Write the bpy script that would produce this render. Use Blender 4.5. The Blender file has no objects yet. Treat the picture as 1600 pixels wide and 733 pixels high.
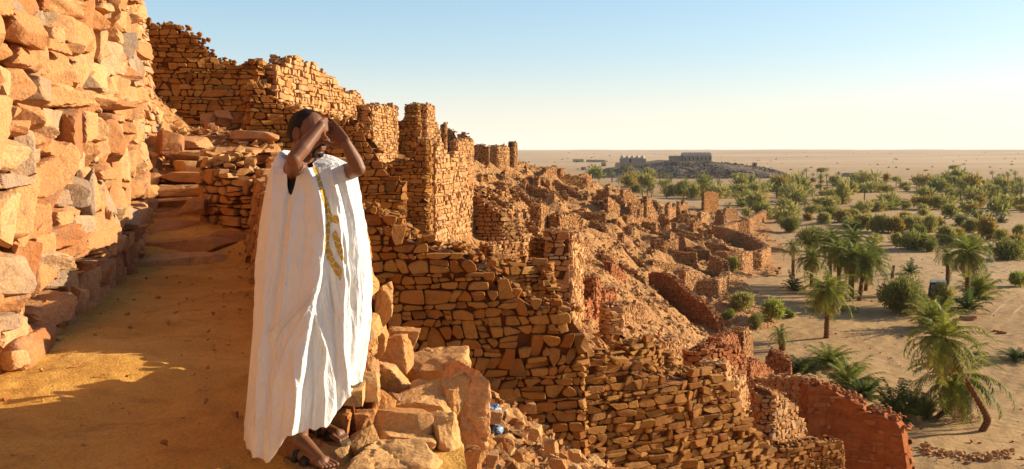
import bpy, bmesh, math, random
import numpy as np
from mathutils import Vector, Matrix, noise as mnoise, Euler

random.seed(7)
RNG = np.random.default_rng(7)
SC = bpy.context.scene
COL = SC.collection
F, HORIZ, CAMZ = 1400.0, 236.0, 1.53      # focal length in photo pixels, horizon row, eye height


def at(px, py, Y):
    """photo pixel + depth in metres -> world point"""
    return Vector(((px - 800.0) / F * Y, Y, CAMZ - (py - HORIZ) / F * Y))


# ------------------------------------------------------------------ linking and tagging
def tag(o, label=None, cat=None, group=None, kind=None):
    if label: o['label'] = label
    if cat: o['category'] = cat
    if group: o['group'] = group
    if kind: o['kind'] = kind
    return o


def link(name, mesh, mats=None, parent=None, loc=None):
    o = bpy.data.objects.new(name, mesh)
    COL.objects.link(o)
    for m in (mats if isinstance(mats, (list, tuple)) else [mats] if mats else []):
        mesh.materials.append(m)
    if parent: o.parent = parent
    if loc is not None: o.location = loc
    return o


def empty(name, loc=(0, 0, 0), rz=0.0):
    o = bpy.data.objects.new(name, None)
    COL.objects.link(o)
    o.location = loc
    o.rotation_euler = (0, 0, rz)
    o.empty_display_size = 0.2
    return o


def copy_tree(o, parent=None):
    c = o.copy(); COL.objects.link(c)
    if parent: c.parent = parent
    for ch in [x for x in o.children]:
        copy_tree(ch, c)
    return c


class Acc:
    """collects polygons; builds ONE mesh. rnd = one random number per face (stone tint)."""
    def __init__(s): s.v = []; s.n = 0; s.f = []; s.r = []; s.m = []
    def add(s, verts, faces, rnd=0.5, mat=0):
        b = s.n
        s.v.append(np.asarray(verts, float).reshape(-1, 3)); s.n += len(s.v[-1])
        s.f.extend([tuple(i + b for i in f) for f in faces])
        s.r.extend([rnd] * len(faces)); s.m.extend([mat] * len(faces))
    def mesh(s, name, smooth=False):
        me = bpy.data.meshes.new(name)
        V = np.concatenate(s.v) if s.v else np.zeros((0, 3))
        lens = np.fromiter((len(f) for f in s.f), int, len(s.f))
        flat = np.fromiter((i for f in s.f for i in f), int, int(lens.sum()))
        me.vertices.add(len(V)); me.vertices.foreach_set('co', V.astype(np.float32).ravel())
        me.loops.add(len(flat)); me.loops.foreach_set('vertex_index', flat.astype(np.int32))
        me.polygons.add(len(lens))
        me.polygons.foreach_set('loop_start', (np.cumsum(lens) - lens).astype(np.int32))
        me.polygons.foreach_set('material_index', np.array(s.m, np.int32))
        me.polygons.foreach_set('use_smooth', np.full(len(lens), smooth))
        a = me.attributes.new('rnd', 'FLOAT', 'FACE')
        a.data.foreach_set('value', np.array(s.r, np.float32))
        me.update(calc_edges=True); me.validate()
        return me


def grid_mesh(name, X, Y, Z, smooth=True):
    ny, nx = X.shape
    me = bpy.data.meshes.new(name)
    V = np.stack([X, Y, Z], -1).reshape(-1, 3)
    i = np.arange(ny * nx).reshape(ny, nx)
    q = np.stack([i[:-1, :-1], i[:-1, 1:], i[1:, 1:], i[1:, :-1]], -1).reshape(-1, 4)
    me.vertices.add(len(V)); me.vertices.foreach_set('co', V.astype(np.float32).ravel())
    me.loops.add(q.size); me.loops.foreach_set('vertex_index', q.astype(np.int32).ravel())
    me.polygons.add(len(q)); me.polygons.foreach_set('loop_start', (np.arange(len(q)) * 4).astype(np.int32))
    me.polygons.foreach_set('use_smooth', np.full(len(q), smooth))
    me.update(calc_edges=True)
    return me


# ------------------------------------------------------------------ numpy value noise
_T = np.random.default_rng(3).random((256, 256))
def vnoise(x, y):
    xi = np.floor(x).astype(int); yi = np.floor(y).astype(int)
    fx = x - xi; fy = y - yi
    fx = fx * fx * (3 - 2 * fx); fy = fy * fy * (3 - 2 * fy)
    g = lambda a, b: _T[a & 255, b & 255]
    return ((g(xi, yi) * (1 - fx) + g(xi + 1, yi) * fx) * (1 - fy)
            + (g(xi, yi + 1) * (1 - fx) + g(xi + 1, yi + 1) * fx) * fy) - 0.5
def fbm(x, y, o=4, g=0.5):
    a, s, t = 1.0, 1.0, 0
    for k in range(o):
        t = t + a * vnoise(x * s + 17.3 * k, y * s - 9.1 * k); a *= g; s *= 2.03
    return t


# ------------------------------------------------------------------ terrain
VAL = -13.5
TAB = [
 (-6, [(-30, 9), (-4.0, 3.2), (-3.1, 0), (-0.2, 0), (0.3, -0.9), (2, -2.0), (4, -3.75), (6, -5.5), (14, VAL)]),
 (4.0, [(-30, 9), (-4.2, 3.2), (-3.3, 0), (-0.3, 0), (0.0, -0.9), (1.6, -2.0), (2.8, -3.1), (4, -4.2), (15, VAL)]),
 (5.6, [(-30, 9), (-4.5, 3.2), (-3.6, 0), (-0.5, 0.0), (-0.15, -0.85), (1.2, -1.9), (2.6, -3.15), (4, -4.4), (15, VAL)]),
 (7.0, [(-30, 9), (-4.9, 3.2), (-4.1, 0), (-1.0, 0.0), (-0.5, -0.8), (0.6, -1.4), (1.8, -2.45), (3, -3.5), (15.5, VAL)]),
 (12., [(-30, 10), (-6.2, 3.2), (-5.3, .02), (-3.1, .05), (-2.5, -.9), (-0.25, -1.75), (1.2, -2.8), (4, -5.2), (15.5, VAL)]),
 (14., [(-30, 10), (-7.0, 3.2), (-6.1, .45), (-3.5, .45), (-2.8, -.6), (-1, -1.8), (1.5, -3.4), (4, -5.0), (15, VAL)]),
 (18., [(-30, 10.5), (-8.6, 3.4), (-7.4, 1.3), (-5.0, 1.25), (-4.2, .3), (-2.5, -1.2), (1, -2.8), (6, -6.6), (14.8, VAL)]),
 (20., [(-30, 11), (-9, 4), (-8.0, 1.75), (-5.3, 1.7), (-4.6, 0.4), (-2.5, -1.2), (1, -2.8), (6, -6.7), (14.8, VAL)]),
 (24., [(-30, 12), (-11, 4.5), (-9.5, 2.4), (-6, 2.3), (-4, .2), (-2.5, -1.4), (1, -3.0), (5, -6.4), (14.2, VAL)]),
 (30., [(-30, 12), (-12, 4.2), (-8, 2.6), (-5, 0.5), (-2.5, -1.6), (1.3, -3.3), (5, -6.4), (14, VAL)]),
 (42., [(-40, 12), (-14, 5), (-8, 3.0), (-3, .0), (0, -2.6), (4, -5.2), (9, -9), (16, VAL)]),
 (71., [(-60, 12), (-20, 6), (-9, 2.6), (-4, 0.0), (0, -3.0), (8, -7.8), (14, -12), (17.5, VAL)]),
 (100, [(-60, 11), (-20, 6), (-9, 3), (-3, .3), (0, -1.6), (9, -6), (20, -11.2), (27, VAL)]),
 (123, [(-60, 10), (-20, 5.5), (-6, 1.8), (0, -.6), (12, -5.2), (24, -10.5), (36, VAL)]),
 (150, [(-60, 9), (-10, 2), (0, -.4), (15, -5.0), (30, -10.5), (45, VAL)]),
 (180, [(-60, 7), (0, -1.2), (18, -5.6), (36, -11.5), (54, VAL)]),
 (215, [(-60, 4), (0, -2.5), (20, -7), (36, -11.8), (55, VAL)]),
 (260, [(-60, -2), (0, -7), (20, -11), (40, -13.4), (55, VAL)]),
 (330, [(-60, -12), (0, VAL), (400, VAL)]),
]
_t = []
for (y0, k0), (y1, k1) in zip(TAB[:-1], TAB[1:]):     # near the path the profile follows the winding path edge
    _t.append((y0, k0))
    if y1 <= 20 and len(k0) == len(k1):
        for i in range(1, 8):
            t = i / 8; _t.append((y0 * (1 - t) + y1 * t, [(a[0] * (1 - t) + b[0] * t, a[1] * (1 - t) + b[1] * t) for a, b in zip(k0, k1)]))
_t.append(TAB[-1]); TAB = _t
def zbase(x, y):
    x = np.asarray(x, float); y = np.asarray(y, float)
    out = np.zeros(np.broadcast(x, y).shape)
    x, y = np.broadcast_arrays(x, y)
    yy = np.clip(y, TAB[0][0], TAB[-1][0])
    for (y0, k0), (y1, k1) in zip(TAB[:-1], TAB[1:]):
        m = (yy >= y0) & (yy <= y1)
        if not m.any(): continue
        a = np.interp(x[m], [p[0] for p in k0], [p[1] for p in k0])
        b = np.interp(x[m], [p[0] for p in k1], [p[1] for p in k1])
        t = (yy[m] - y0) / (y1 - y0)
        out[m] = a * (1 - t) + b * t
    return out
def path_edges(y):
    xl = np.interp(y, [-6, 4, 5.6, 7, 12, 14, 18, 20, 24], [-3.1, -3.3, -3.6, -4.1, -5.3, -6.1, -7.4, -8.0, -9.5])
    xr = np.interp(y, [-6, 4, 5.6, 7, 12, 14, 18, 20, 24], [-.2, -.3, -.5, -1.0, -3.1, -3.5, -5.0, -5.3, -6.0])
    return xl, xr
def zhill(x, y):
    z = zbase(x, y)
    xl, xr = path_edges(y)
    rough = np.clip((x - xr - .25) / .8, 0, 1) * np.clip((z - VAL) / 1.5, 0, 1)   # the path strip stays smooth
    sc = np.clip(np.asarray(y) / 60, 0.35, 1.6)
    flat = 1 - np.clip((z - VAL) / .35, 0, 1)
    z = z - flat * 1.5 + rough * (fbm(x * .45, y * .30, 4) * 1.1 * sc + fbm(x * 2.1, y * 1.9, 3) * .28)
    inside = np.clip((x - xl + .7) / .2, 0, 1) * np.clip((xr - x + .25) / .2, 0, 1) * (np.asarray(y) < 14.2)
    return z - .16 * inside
def zvalley(x, y):
    x = np.asarray(x, float); y = np.asarray(y, float)
    r = np.sqrt(x * x + y * y)
    z = VAL + fbm(x * .035, y * .035, 4) * .9 * np.clip(1 - r / 900, .35, 1) + fbm(x * .25 + 5, y * .25, 3) * .16
    t = np.clip((r - 620) / 4200, 0, 1); t = t * t * (3 - 2 * t)
    z = z + t * 19 + t * fbm(x * .0022 + 3, y * .0022, 4) * 9
    return z
def zground(x, y):
    return np.maximum(zhill(x, y), zvalley(x, y))
def hit(px, py, y0=3.0, y1=3000.0):
    """where the line of sight through a photo pixel meets the ground"""
    Y = np.concatenate([np.arange(y0, 80, .1), np.arange(80, 400, .5), np.arange(400, 3000, 4)])
    Y = Y[(Y >= y0) & (Y <= y1)]
    x = (px - 800.) / F * Y; z = CAMZ - (py - HORIZ) / F * Y
    b = np.nonzero(z < zground(x, Y))[0]
    k = b[0] if len(b) else len(Y) - 1
    return Vector((x[k], Y[k], float(zground(x[k], Y[k]))))
# ------------------------------------------------------------------ materials
class N:
    def __init__(s, name):
        s.m = bpy.data.materials.new(name); s.m.use_nodes = True
        s.t = s.m.node_tree; s.t.nodes.clear()
        s.out = s.t.nodes.new('ShaderNodeOutputMaterial')
        s.b = s.t.nodes.new('ShaderNodeBsdfPrincipled')
        s.t.links.new(s.b.outputs[0], s.out.inputs[0])
        s.b.inputs['Specular IOR Level'].default_value = 0.2
        s.tc = s.t.nodes.new('ShaderNodeTexCoord')
    def node(s, k, **kw):
        n = s.t.nodes.new(k)
        for a, v in kw.items(): setattr(n, a, v)
        return n
    def L(s, a, b): s.t.links.new(a, b)
    def noise(s, scale, detail=4, rough=.55, vec=None, dist=0.0):
        n = s.node('ShaderNodeTexNoise'); n.inputs['Scale'].default_value = scale
        n.inputs['Detail'].default_value = detail; n.inputs['Roughness'].default_value = rough
        n.inputs['Distortion'].default_value = dist
        s.L(vec or s.tc.outputs['Object'], n.inputs['Vector']); return n.outputs[0]
    def ramp(s, fac, stops, interp='LINEAR'):
        r = s.node('ShaderNodeValToRGB'); e = r.color_ramp.elements; r.color_ramp.interpolation = interp
        while len(e) < len(stops): e.new(0.5)
        for el, (p, c) in zip(e, stops): el.position = p; el.color = (*c, 1) if len(c) == 3 else c
        s.L(fac, r.inputs[0]); return r.outputs[0]
    def mix(s, a, b, fac, mode='MIX'):
        n = s.node('ShaderNodeMix', data_type='RGBA', blend_type=mode)
        for sock, v in ((n.inputs[6], a), (n.inputs[7], b), (n.inputs[0], fac)):
            if isinstance(v, (int, float)): sock.default_value = v
            elif isinstance(v, tuple): sock.default_value = (*v, 1)
            else: s.L(v, sock)
        return n.outputs[2]
    def attr(s, name='rnd'):
        a = s.node('ShaderNodeAttribute'); a.attribute_name = name; return a.outputs['Fac']
    def math(s, op, a, b=0.0):
        n = s.node('ShaderNodeMath', operation=op)
        for sock, v in zip(n.inputs, (a, b)):
            if isinstance(v, (int, float)): sock.default_value = v
            else: s.L(v, sock)
        return n.outputs[0]
    def mapping(s, scale=(1, 1, 1), rot=(0, 0, 0)):
        n = s.node('ShaderNodeMapping'); n.inputs['Scale'].default_value = scale; n.inputs['Rotation'].default_value = rot
        s.L(s.tc.outputs['Object'], n.inputs[0]); return n.outputs[0]
    def done(s, color, rough=.9, height=None, dist=.01, strength=1.0):
        if isinstance(color, tuple): s.b.inputs['Base Color'].default_value = (*color, 1)
        else: s.L(color, s.b.inputs['Base Color'])
        s.b.inputs['Roughness'].default_value = rough
        if height is not None:
            bp = s.node('ShaderNodeBump'); bp.inputs['Distance'].default_value = dist
            bp.inputs['Strength'].default_value = strength
            s.L(height, bp.inputs['Height']); s.L(bp.outputs[0], s.b.inputs['Normal'])
        return s.m


def stone_mat(name, stops, patina=(.16, .12, .09), pat_amt=.35, nscale=3.0, dist=.012, dust=(.52, .29, .11)):
    n = N(name)
    c = n.ramp(n.attr(), stops)
    big = n.noise(nscale, 5, .6)
    c = n.mix(c, dust, n.ramp(big, [(.45, (0, 0, 0)), (.75, (.6, .6, .6))]))
    dark = n.ramp(n.noise(nscale * 1.7 + 3, 6, .65, dist=.4), [(.52, (0, 0, 0)), (.70, (pat_amt,) * 3)])
    c = n.mix(c, patina, dark)
    fine = n.noise(nscale * 22, 4, .6)
    c = n.mix(c, n.ramp(fine, [(.3, (.72, .70, .68)), (.7, (1.12, 1.12, 1.12))]), 1.0, 'MULTIPLY')
    h = n.math('ADD', n.noise(nscale * 6, 6, .62), n.math('MULTIPLY', fine, .35))
    return n.done(c, .92, h, dist)


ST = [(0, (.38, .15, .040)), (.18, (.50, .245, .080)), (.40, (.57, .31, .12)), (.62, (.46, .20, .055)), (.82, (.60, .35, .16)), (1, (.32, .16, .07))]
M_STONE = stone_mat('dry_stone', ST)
M_STONE_SHADED = stone_mat('dry_stone_shaded', [(0, (.26, .085, .014)), (.2, (.37, .155, .028)), (.45, (.43, .205, .046)), (.65, (.30, .108, .018)), (.85, (.39, .185, .048)), (1, (.17, .066, .015))],  # darker copy of dry_stone for walls turned from the sun: shade in the colour
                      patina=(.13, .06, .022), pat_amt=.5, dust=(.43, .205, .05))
M_BOULD = stone_mat('boulder_stone', [(0, (.34, .12, .038)), (.2, (.52, .235, .088)), (.45, (.60, .305, .125)), (.65, (.44, .17, .054)), (.8, (.60, .345, .155)), (.92, (.40, .265, .16)), (1, (.24, .175, .125))],
                    patina=(.20, .145, .105), pat_amt=.75, nscale=2.2, dist=.02, dust=(.53, .285, .11))
M_PARA = stone_mat('parapet_stone', [(0, (.40, .155, .040)), (.3, (.53, .265, .088)), (.6, (.60, .335, .13)), (.85, (.48, .215, .060)), (1, (.34, .18, .08))],
                   patina=(.17, .11, .07), pat_amt=.5, nscale=3.0, dist=.015, dust=(.55, .30, .11))
M_RED = stone_mat('red_mud_stone', [(0, (.30, .095, .028)), (.4, (.38, .140, .042)), (.7, (.34, .115, .034)), (1, (.45, .21, .075))],
                  patina=(.20, .05, .015), pat_amt=.4, dust=(.46, .13, .03))
M_FAR = stone_mat('far_ruin_stone', [(0, (.30, .12, .036)), (.35, (.42, .20, .066)), (.65, (.34, .145, .044)), (.85, (.47, .255, .095)), (1, (.54, .33, .14))],
                  patina=(.24, .115, .045), pat_amt=.35, nscale=1.2, dist=.06, dust=(.52, .28, .10))
n = N('mud_mortar'); M_CORE = n.done(n.ramp(n.noise(5), [(.3, (.095, .028, .007)), (.7, (.17, .058, .015))]), .95, n.noise(30, 5), .02)
n = N('red_mud_plaster')
M_PLAS = n.done(n.ramp(n.noise(2.2, 8, .7, dist=.5), [(.3, (.24, .062, .016)), (.48, (.38, .11, .026)), (.6, (.44, .145, .042)), (.75, (.50, .24, .09))]), .95, n.noise(7, 9, .75), .12)

# packed dirt of the path, with stains and pebbly grain
n = N('path_dirt')
c = n.ramp(n.noise(.9, 6, .62, dist=.6), [(.30, (.50, .245, .042)), (.52, (.64, .345, .072)), (.72, (.72, .425, .115))])
st = n.ramp(n.noise(2.6, 8, .72, dist=1.2), [(.52, (0, 0, 0)), (.70, (.5, .5, .5))])
c = n.mix(c, (.24, .105, .022), st)
c = n.mix(c, n.ramp(n.noise(60, 5, .7), [(.3, (.72, .70, .68)), (.7, (1.15, 1.15, 1.15))]), 1.0, 'MULTIPLY')
M_PATH = n.done(c, .95, n.math('ADD', n.math('MULTIPLY', n.noise(5, 7, .7), 1.6), n.math('MULTIPLY', n.noise(70, 3), .3)), .022)

# hillside: rubble earth
n = N('hillside_rubble')
c = n.ramp(n.noise(.35, 6, .6), [(.3, (.33, .145, .045)), (.55, (.43, .215, .075)), (.75, (.50, .285, .11))])
v = n.node('ShaderNodeTexVoronoi'); v.inputs['Scale'].default_value = 4.5; n.L(n.tc.outputs['Object'], v.inputs['Vector'])
c = n.mix(c, n.ramp(v.outputs['Color'], [(0, (.66, .62, .58)), (1, (1.15, 1.15, 1.15))]), .8, 'MULTIPLY')
h = n.math('ADD', n.math('MULTIPLY', v.outputs['Distance'], -1.0), n.math('MULTIPLY', n.noise(9, 6, .6), .6))
M_HILL = n.done(c, .95, h, .14)

# desert sand, paler further out, faint darker gravel flats
n = N('desert_sand')
mp = n.mapping((1, 1, 1))
c = n.ramp(n.noise(.02, 7, .6, mp), [(.32, (.36, .20, .072)), (.52, (.45, .27, .105)), (.7, (.52, .33, .145))])
g = n.ramp(n.noise(.0035, 6, .6, n.mapping((1, 3.2, 1)), .4), [(.50, (0, 0, 0)), (.66, (.55, .55, .55))])
c = n.mix(c, (.27, .175, .105), g)
ln = n.node('ShaderNodeVectorMath', operation='LENGTH'); n.L(n.tc.outputs['Object'], ln.inputs[0])
far_ = n.node('ShaderNodeMapRange'); far_.inputs['From Min'].default_value = 520; far_.inputs['From Max'].default_value = 1100; n.L(ln.outputs['Value'], far_.inputs['Value'])
c = n.mix(c, n.ramp(n.noise(.004, 5, .6, n.mapping((1, 2.5, 1))), [(.35, (.50, .32, .165)), (.6, (.60, .405, .225))]), far_.outputs[0])      # the open dunes are paler than the oasis floor
g2 = n.ramp(n.noise(.0028, 6, .65, n.mapping((.45, 1, 1), (0, 0, .1)), .6), [(.46, (0, 0, 0)), (.62, (.6, .6, .6))])
c = n.mix(c, (.32, .215, .125), g2)                    # darker gravel flats between the dunes
s2 = n.ramp(n.noise(.35, 7, .68, mp, .8), [(.50, (0, 0, 0)), (.68, (.6, .6, .6))])
c = n.mix(c, (.25, .13, .05), s2)
c = n.mix(c, n.ramp(n.noise(7, 5, .7), [(.3, (.86, .85, .84)), (.7, (1.08, 1.08, 1.08))]), 1.0, 'MULTIPLY')
wv = n.node('ShaderNodeTexWave'); wv.inputs['Scale'].default_value = .55; wv.inputs['Distortion'].default_value = 7.0; wv.inputs['Detail'].default_value = 3
n.L(n.mapping((.35, 1, 1), (0, 0, .3)), wv.inputs['Vector'])
M_SAND = n.done(c, .95, n.math('ADD', n.math('MULTIPLY', wv.outputs['Fac'], .35), n.noise(1.6, 7, .65)), .10)

n = N('dark_mound_rock')
M_MOUND = n.done(n.ramp(n.noise(.12, 8, .7), [(.3, (.11, .078, .056)), (.55, (.18, .13, .09)), (.75, (.34, .22, .13))]), .9, n.noise(.5, 8, .75), 1.2)
n = N('mound_boulder'); M_MROCK = n.done(n.ramp(n.attr(), [(0, (.075, .058, .046)), (.7, (.15, .112, .085)), (1, (.28, .195, .13))]), .85)


def leaf_mat(name, stops, trans=.38):
    n = N(name)
    c = n.ramp(n.attr(), stops)
    n.b.inputs['Roughness'].default_value = .6
    n.L(c, n.b.inputs['Base Color'])
    tr = n.node('ShaderNodeBsdfTranslucent'); n.L(c, tr.inputs[0])
    mx = n.node('ShaderNodeMixShader'); mx.inputs[0].default_value = trans
    n.L(n.b.outputs[0], mx.inputs[1]); n.L(tr.outputs[0], mx.inputs[2]); n.L(mx.outputs[0], n.out.inputs[0])
    return n.m


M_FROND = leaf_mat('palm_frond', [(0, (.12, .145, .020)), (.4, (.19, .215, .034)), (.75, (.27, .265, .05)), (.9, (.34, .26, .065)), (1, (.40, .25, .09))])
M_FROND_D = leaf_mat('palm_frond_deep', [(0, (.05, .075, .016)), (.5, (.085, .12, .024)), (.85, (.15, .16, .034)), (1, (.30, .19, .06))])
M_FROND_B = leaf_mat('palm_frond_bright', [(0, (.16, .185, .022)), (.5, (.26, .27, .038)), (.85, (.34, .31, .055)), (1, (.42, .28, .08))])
M_DEAD = leaf_mat('palm_dead_frond', [(0, (.26, .13, .04)), (1, (.42, .25, .10))], .15)
M_OLIVE = leaf_mat('shrub_olive', [(0, (.21, .19, .042)), (.5, (.34, .295, .072)), (1, (.47, .40, .125))])
M_GREEN = leaf_mat('shrub_green', [(0, (.13, .135, .026)), (.5, (.225, .22, .045)), (1, (.36, .335, .08))])
M_LIME = leaf_mat('shrub_lime', [(0, (.20, .23, .03)), (.5, (.29, .31, .05)), (1, (.38, .37, .09))])
M_RUST = leaf_mat('shrub_rusty', [(0, (.22, .165, .026)), (.5, (.34, .24, .042)), (1, (.45, .31, .08))])
n = N('palm_bark'); M_BARK = n.done(n.ramp(n.noise(7, 5, .7, n.mapping((1, 1, 2.5))), [(.3, (.10, .042, .016)), (.6, (.21, .09, .032)), (.8, (.30, .145, .058))]), .95, n.noise(9, 4, .6, n.mapping((1, 1, 2))), .06)
n = N('far_house_wall'); M_HOUSE = n.done(n.ramp(n.noise(.6, 6), [(.3, (.30, .205, .135)), (.7, (.40, .285, .19))]), .95)
n = N('fort_wall'); M_FORT = n.done(n.ramp(n.noise(.5, 6), [(.3, (.33, .245, .17)), (.7, (.42, .315, .22))]), .95)
n = N('fort_vault'); M_VAULT = n.done(n.ramp(n.noise(.7, 4), [(.3, (.50, .41, .31)), (.7, (.60, .50, .38))]), .9)
n = N('dark_opening'); M_HOLE = n.done((.05, .035, .028), .9)
# ------------------------------------------------------------------ rubble masonry
def clip_poly(P, a, b):
    """keep the part of convex polygon P nearer to a than to b"""
    mx, my = (a[0] + b[0]) / 2, (a[1] + b[1]) / 2
    nx, ny = b[0] - a[0], b[1] - a[1]
    out = []; m = len(P)
    d = [(p[0] - mx) * nx + (p[1] - my) * ny for p in P]
    for i in range(m):
        j = (i + 1) % m
        if d[i] <= 0: out.append(P[i])
        if (d[i] < 0 < d[j]) or (d[j] < 0 < d[i]):
            t = d[i] / (d[i] - d[j])
            out.append((P[i][0] + t * (P[j][0] - P[i][0]), P[i][1] + t * (P[j][1] - P[i][1])))
    return out


def make_template(nx, ny, jx, jy, rem, split, seed):
    """periodic field of irregular stones: rows of jittered sites, some removed (large stones), some doubled (chinking)"""
    r = random.Random(seed)
    buck = {}
    for j in range(ny):
        shift = r.random()
        for i in range(nx):
            buck[i, j] = []
            if r.random() < rem: continue
            x = i + .5 + r.uniform(-jx, jx) + shift * .5; y = j + .5 + r.uniform(-jy, jy)
            buck[i, j].append((x, y))
            if r.random() < split:
                a = r.uniform(0, 6.28)
                m = r.uniform(.32, .6); buck[i, j].append((x + m * math.cos(a), y + m * math.sin(a)))
    cells = []
    for (i, j), ss in buck.items():
        for s in ss:
            P = [(s[0] - 2.2, s[1] - 1.6), (s[0] + 2.2, s[1] - 1.6), (s[0] + 2.2, s[1] + 1.6), (s[0] - 2.2, s[1] + 1.6)]
            for dj in range(-3, 4):
                for di in range(-3, 4):
                    ii, jj = i + di, j + dj
                    ox = (ii // nx) * nx; oy = (jj // ny) * ny
                    for q in buck[ii % nx, jj % ny]:
                        Q = (q[0] + ox, q[1] + oy)
                        if Q == s: continue
                        if abs(Q[0] - s[0]) < 4.4 and abs(Q[1] - s[1]) < 3.4:
                            P = clip_poly(P, s, Q)
            if len(P) >= 3: cells.append(np.array(P))
    return (nx, ny, cells)


def make_courses(nx, ny, seed, irr=.16, wmin=.55, wmax=2.0, tall=.16, split=.14):
    """rough courses of flat slabs: uneven rows, slanting joints, tall stones through two rows, thin shims"""
    r = random.Random(seed); cells = []
    hs = []
    while sum(hs) < ny: hs.append(r.choice([.45, .6, .8, 1.0, 1.0, 1.2, 1.5]))
    k = ny / sum(hs); hs = [h * k for h in hs]
    ph = [[r.uniform(0, 6.28) for _ in range(3)] for _ in range(len(hs) + 1)]; ph[-1] = ph[0]
    def wav(j, x):
        p = ph[j % len(hs)] if j < len(hs) else ph[0]
        return .16 * math.sin(2 * math.pi * x / nx * 3 + p[0]) + .10 * math.sin(2 * math.pi * x / nx * 8 + p[1]) + .06 * math.sin(2 * math.pi * x / nx * 19 + p[2])
    y = 0.0; blocked = []
    for j, h in enumerate(hs):
        nblk = []; x = r.uniform(0, .5); x_end = x + nx; sl = r.uniform(-.2, .2); first = sl
        while x < x_end - .25:
            w = r.uniform(wmin, wmax) * r.choice([.6, .8, 1, 1, 1.25]) * (.75 + .25 * h)
            if x + w > x_end - .35: w = x_end - x
            sl2 = r.uniform(-.24, .24) if x + w < x_end - .01 else first
            cx = x + w / 2
            if any(a0 < cx < a1 for a0, a1 in blocked):
                x += w; sl = sl2; continue
            isT = r.random() < tall and j < len(hs) - 1 and w < 1.6
            H = h + (hs[j + 1] * r.uniform(.75, 1.0) if isT else 0)
            if isT: nblk.append((x, x + w))
            y0a, y0b = y + wav(j, x), y + wav(j, x + w)
            jt = j + 2 if isT else j + 1
            if jt <= len(hs):
                yt = y + (h + hs[j + 1] if isT else h)
                y1a, y1b = yt + wav(jt, x), yt + wav(jt, x + w)
            J = lambda s=1.0: r.uniform(0, irr) * s
            P = [(x - sl * h + J(), y0a + J(h)), (cx + r.uniform(-.2, .2) * w, (y0a + y0b) / 2 - r.uniform(-.04, .05)), (x + w - sl2 * h - J(), y0b + J(h)),
                 (x + w + r.uniform(-.03, .05), (y0b + y1b) / 2 + r.uniform(-.15, .15) * H), (x + w + sl2 * h - J(), y1b - J(h)),
                 (cx + r.uniform(-.25, .25) * w, (y1a + y1b) / 2 + r.uniform(-.08, .06)), (x + sl * h + J(), y1a - J(h)), (x - r.uniform(-.03, .05), (y0a + y1a) / 2 + r.uniform(-.15, .15) * H)]
            if r.random() < .35:                         # a knocked off corner
                q = r.choice([0, 2, 4, 6]); c = (cx, (y0a + y1b) / 2); f = r.uniform(.2, .5)
                P[q] = (P[q][0] * (1 - f) + c[0] * f, P[q][1] * (1 - f) + c[1] * f)
            if r.random() < split and h > .75:           # two thin slabs instead of one
                f = r.uniform(.35, .65); g = r.uniform(.35, .65)
                ma = (P[0][0] * (1 - f) + P[6][0] * f, P[0][1] * (1 - f) + P[6][1] * f); mb = (P[2][0] * (1 - g) + P[4][0] * g, P[2][1] * (1 - g) + P[4][1] * g)
                cells += [np.array([P[0], P[1], P[2], mb, ma]), np.array([ma, mb, P[4], P[5], P[6]])]
            else: cells.append(np.array(P))
            x += w; sl = sl2
        blocked = nblk; y += h
    return (nx, ny, cells)


T_WALL = make_courses(48, 42, 11, .14, .6, 1.9, .16, .18)
T_COURSE = make_courses(46, 42, 14, .11, .6, 2.2, .12, .10)
T_BOUL = make_template(32, 32, .48, .40, .42, .62, 12)


def ring_from_plan(plan, thick, closed_end=True):
    """outline of a wall of given thickness round its plan line: points, and the plan distance each belongs to"""
    P = np.array(plan, float)[:, :2]
    seg = np.diff(P, axis=0); L = np.linalg.norm(seg, axis=1); T = seg / L[:, None]
    U = np.concatenate([[0], np.cumsum(L)])
    nrm = np.stack([T[:, 1], -T[:, 0]], 1)            # right-hand side of travel
    vn = np.zeros_like(P)
    vn[0] = nrm[0]; vn[-1] = nrm[-1]
    for i in range(1, len(P) - 1):
        m = nrm[i - 1] + nrm[i]; m /= np.linalg.norm(m)
        vn[i] = m / max(.4, float(m @ nrm[i]))
    right = P + vn * thick / 2; left = P - vn * thick / 2
    ring = np.concatenate([right, left[::-1], right[:1]])
    uc = np.concatenate([U, U[::-1], U[:1]])
    return ring, uc, U[-1]


def rock_lib(n, npts, seed):
    r = random.Random(seed); lib = []
    for k in range(n):
        bm = bmesh.new()
        for i in range(npts):
            v = Vector((r.gauss(0, 1), r.gauss(0, 1), r.gauss(0, 1))).normalized()
            v = Vector([max(-.72, min(.72, c)) for c in v]) * r.uniform(.85, 1.1)
            bm.verts.new(v)
        bmesh.ops.convex_hull(bm, input=bm.verts)
        bmesh.ops.delete(bm, geom=[v for v in bm.verts if not v.link_faces], context='VERTS')
        bmesh.ops.dissolve_limit(bm, angle_limit=.30, verts=bm.verts, edges=bm.edges)
        bm.verts.index_update()
        lib.append((np.array([v.co[:] for v in bm.verts]), [[v.index for v in f.verts] for f in bm.faces]))
        bm.free()
    return lib
ROCKS = rock_lib(16, 15, 5)
ROCKS_LO = rock_lib(10, 9, 6)


def rot3(a, b, c):
    return np.array(Euler((a, b, c)).to_matrix())


def put_rock(A, p, size, r, lo=False, flat=.65, mat=0, rnd=None):
    v, f = r.choice(ROCKS_LO if lo else ROCKS)
    s = np.array([r.uniform(.7, 1.3), r.uniform(.7, 1.1), r.uniform(flat * .7, flat * 1.3)]) * size
    R = rot3(r.uniform(-.5, .5), r.uniform(-.5, .5), r.uniform(0, 6.28))
    A.add((v * s) @ R.T + np.asarray(p), f, r.random() if rnd is None else rnd, mat)


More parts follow.
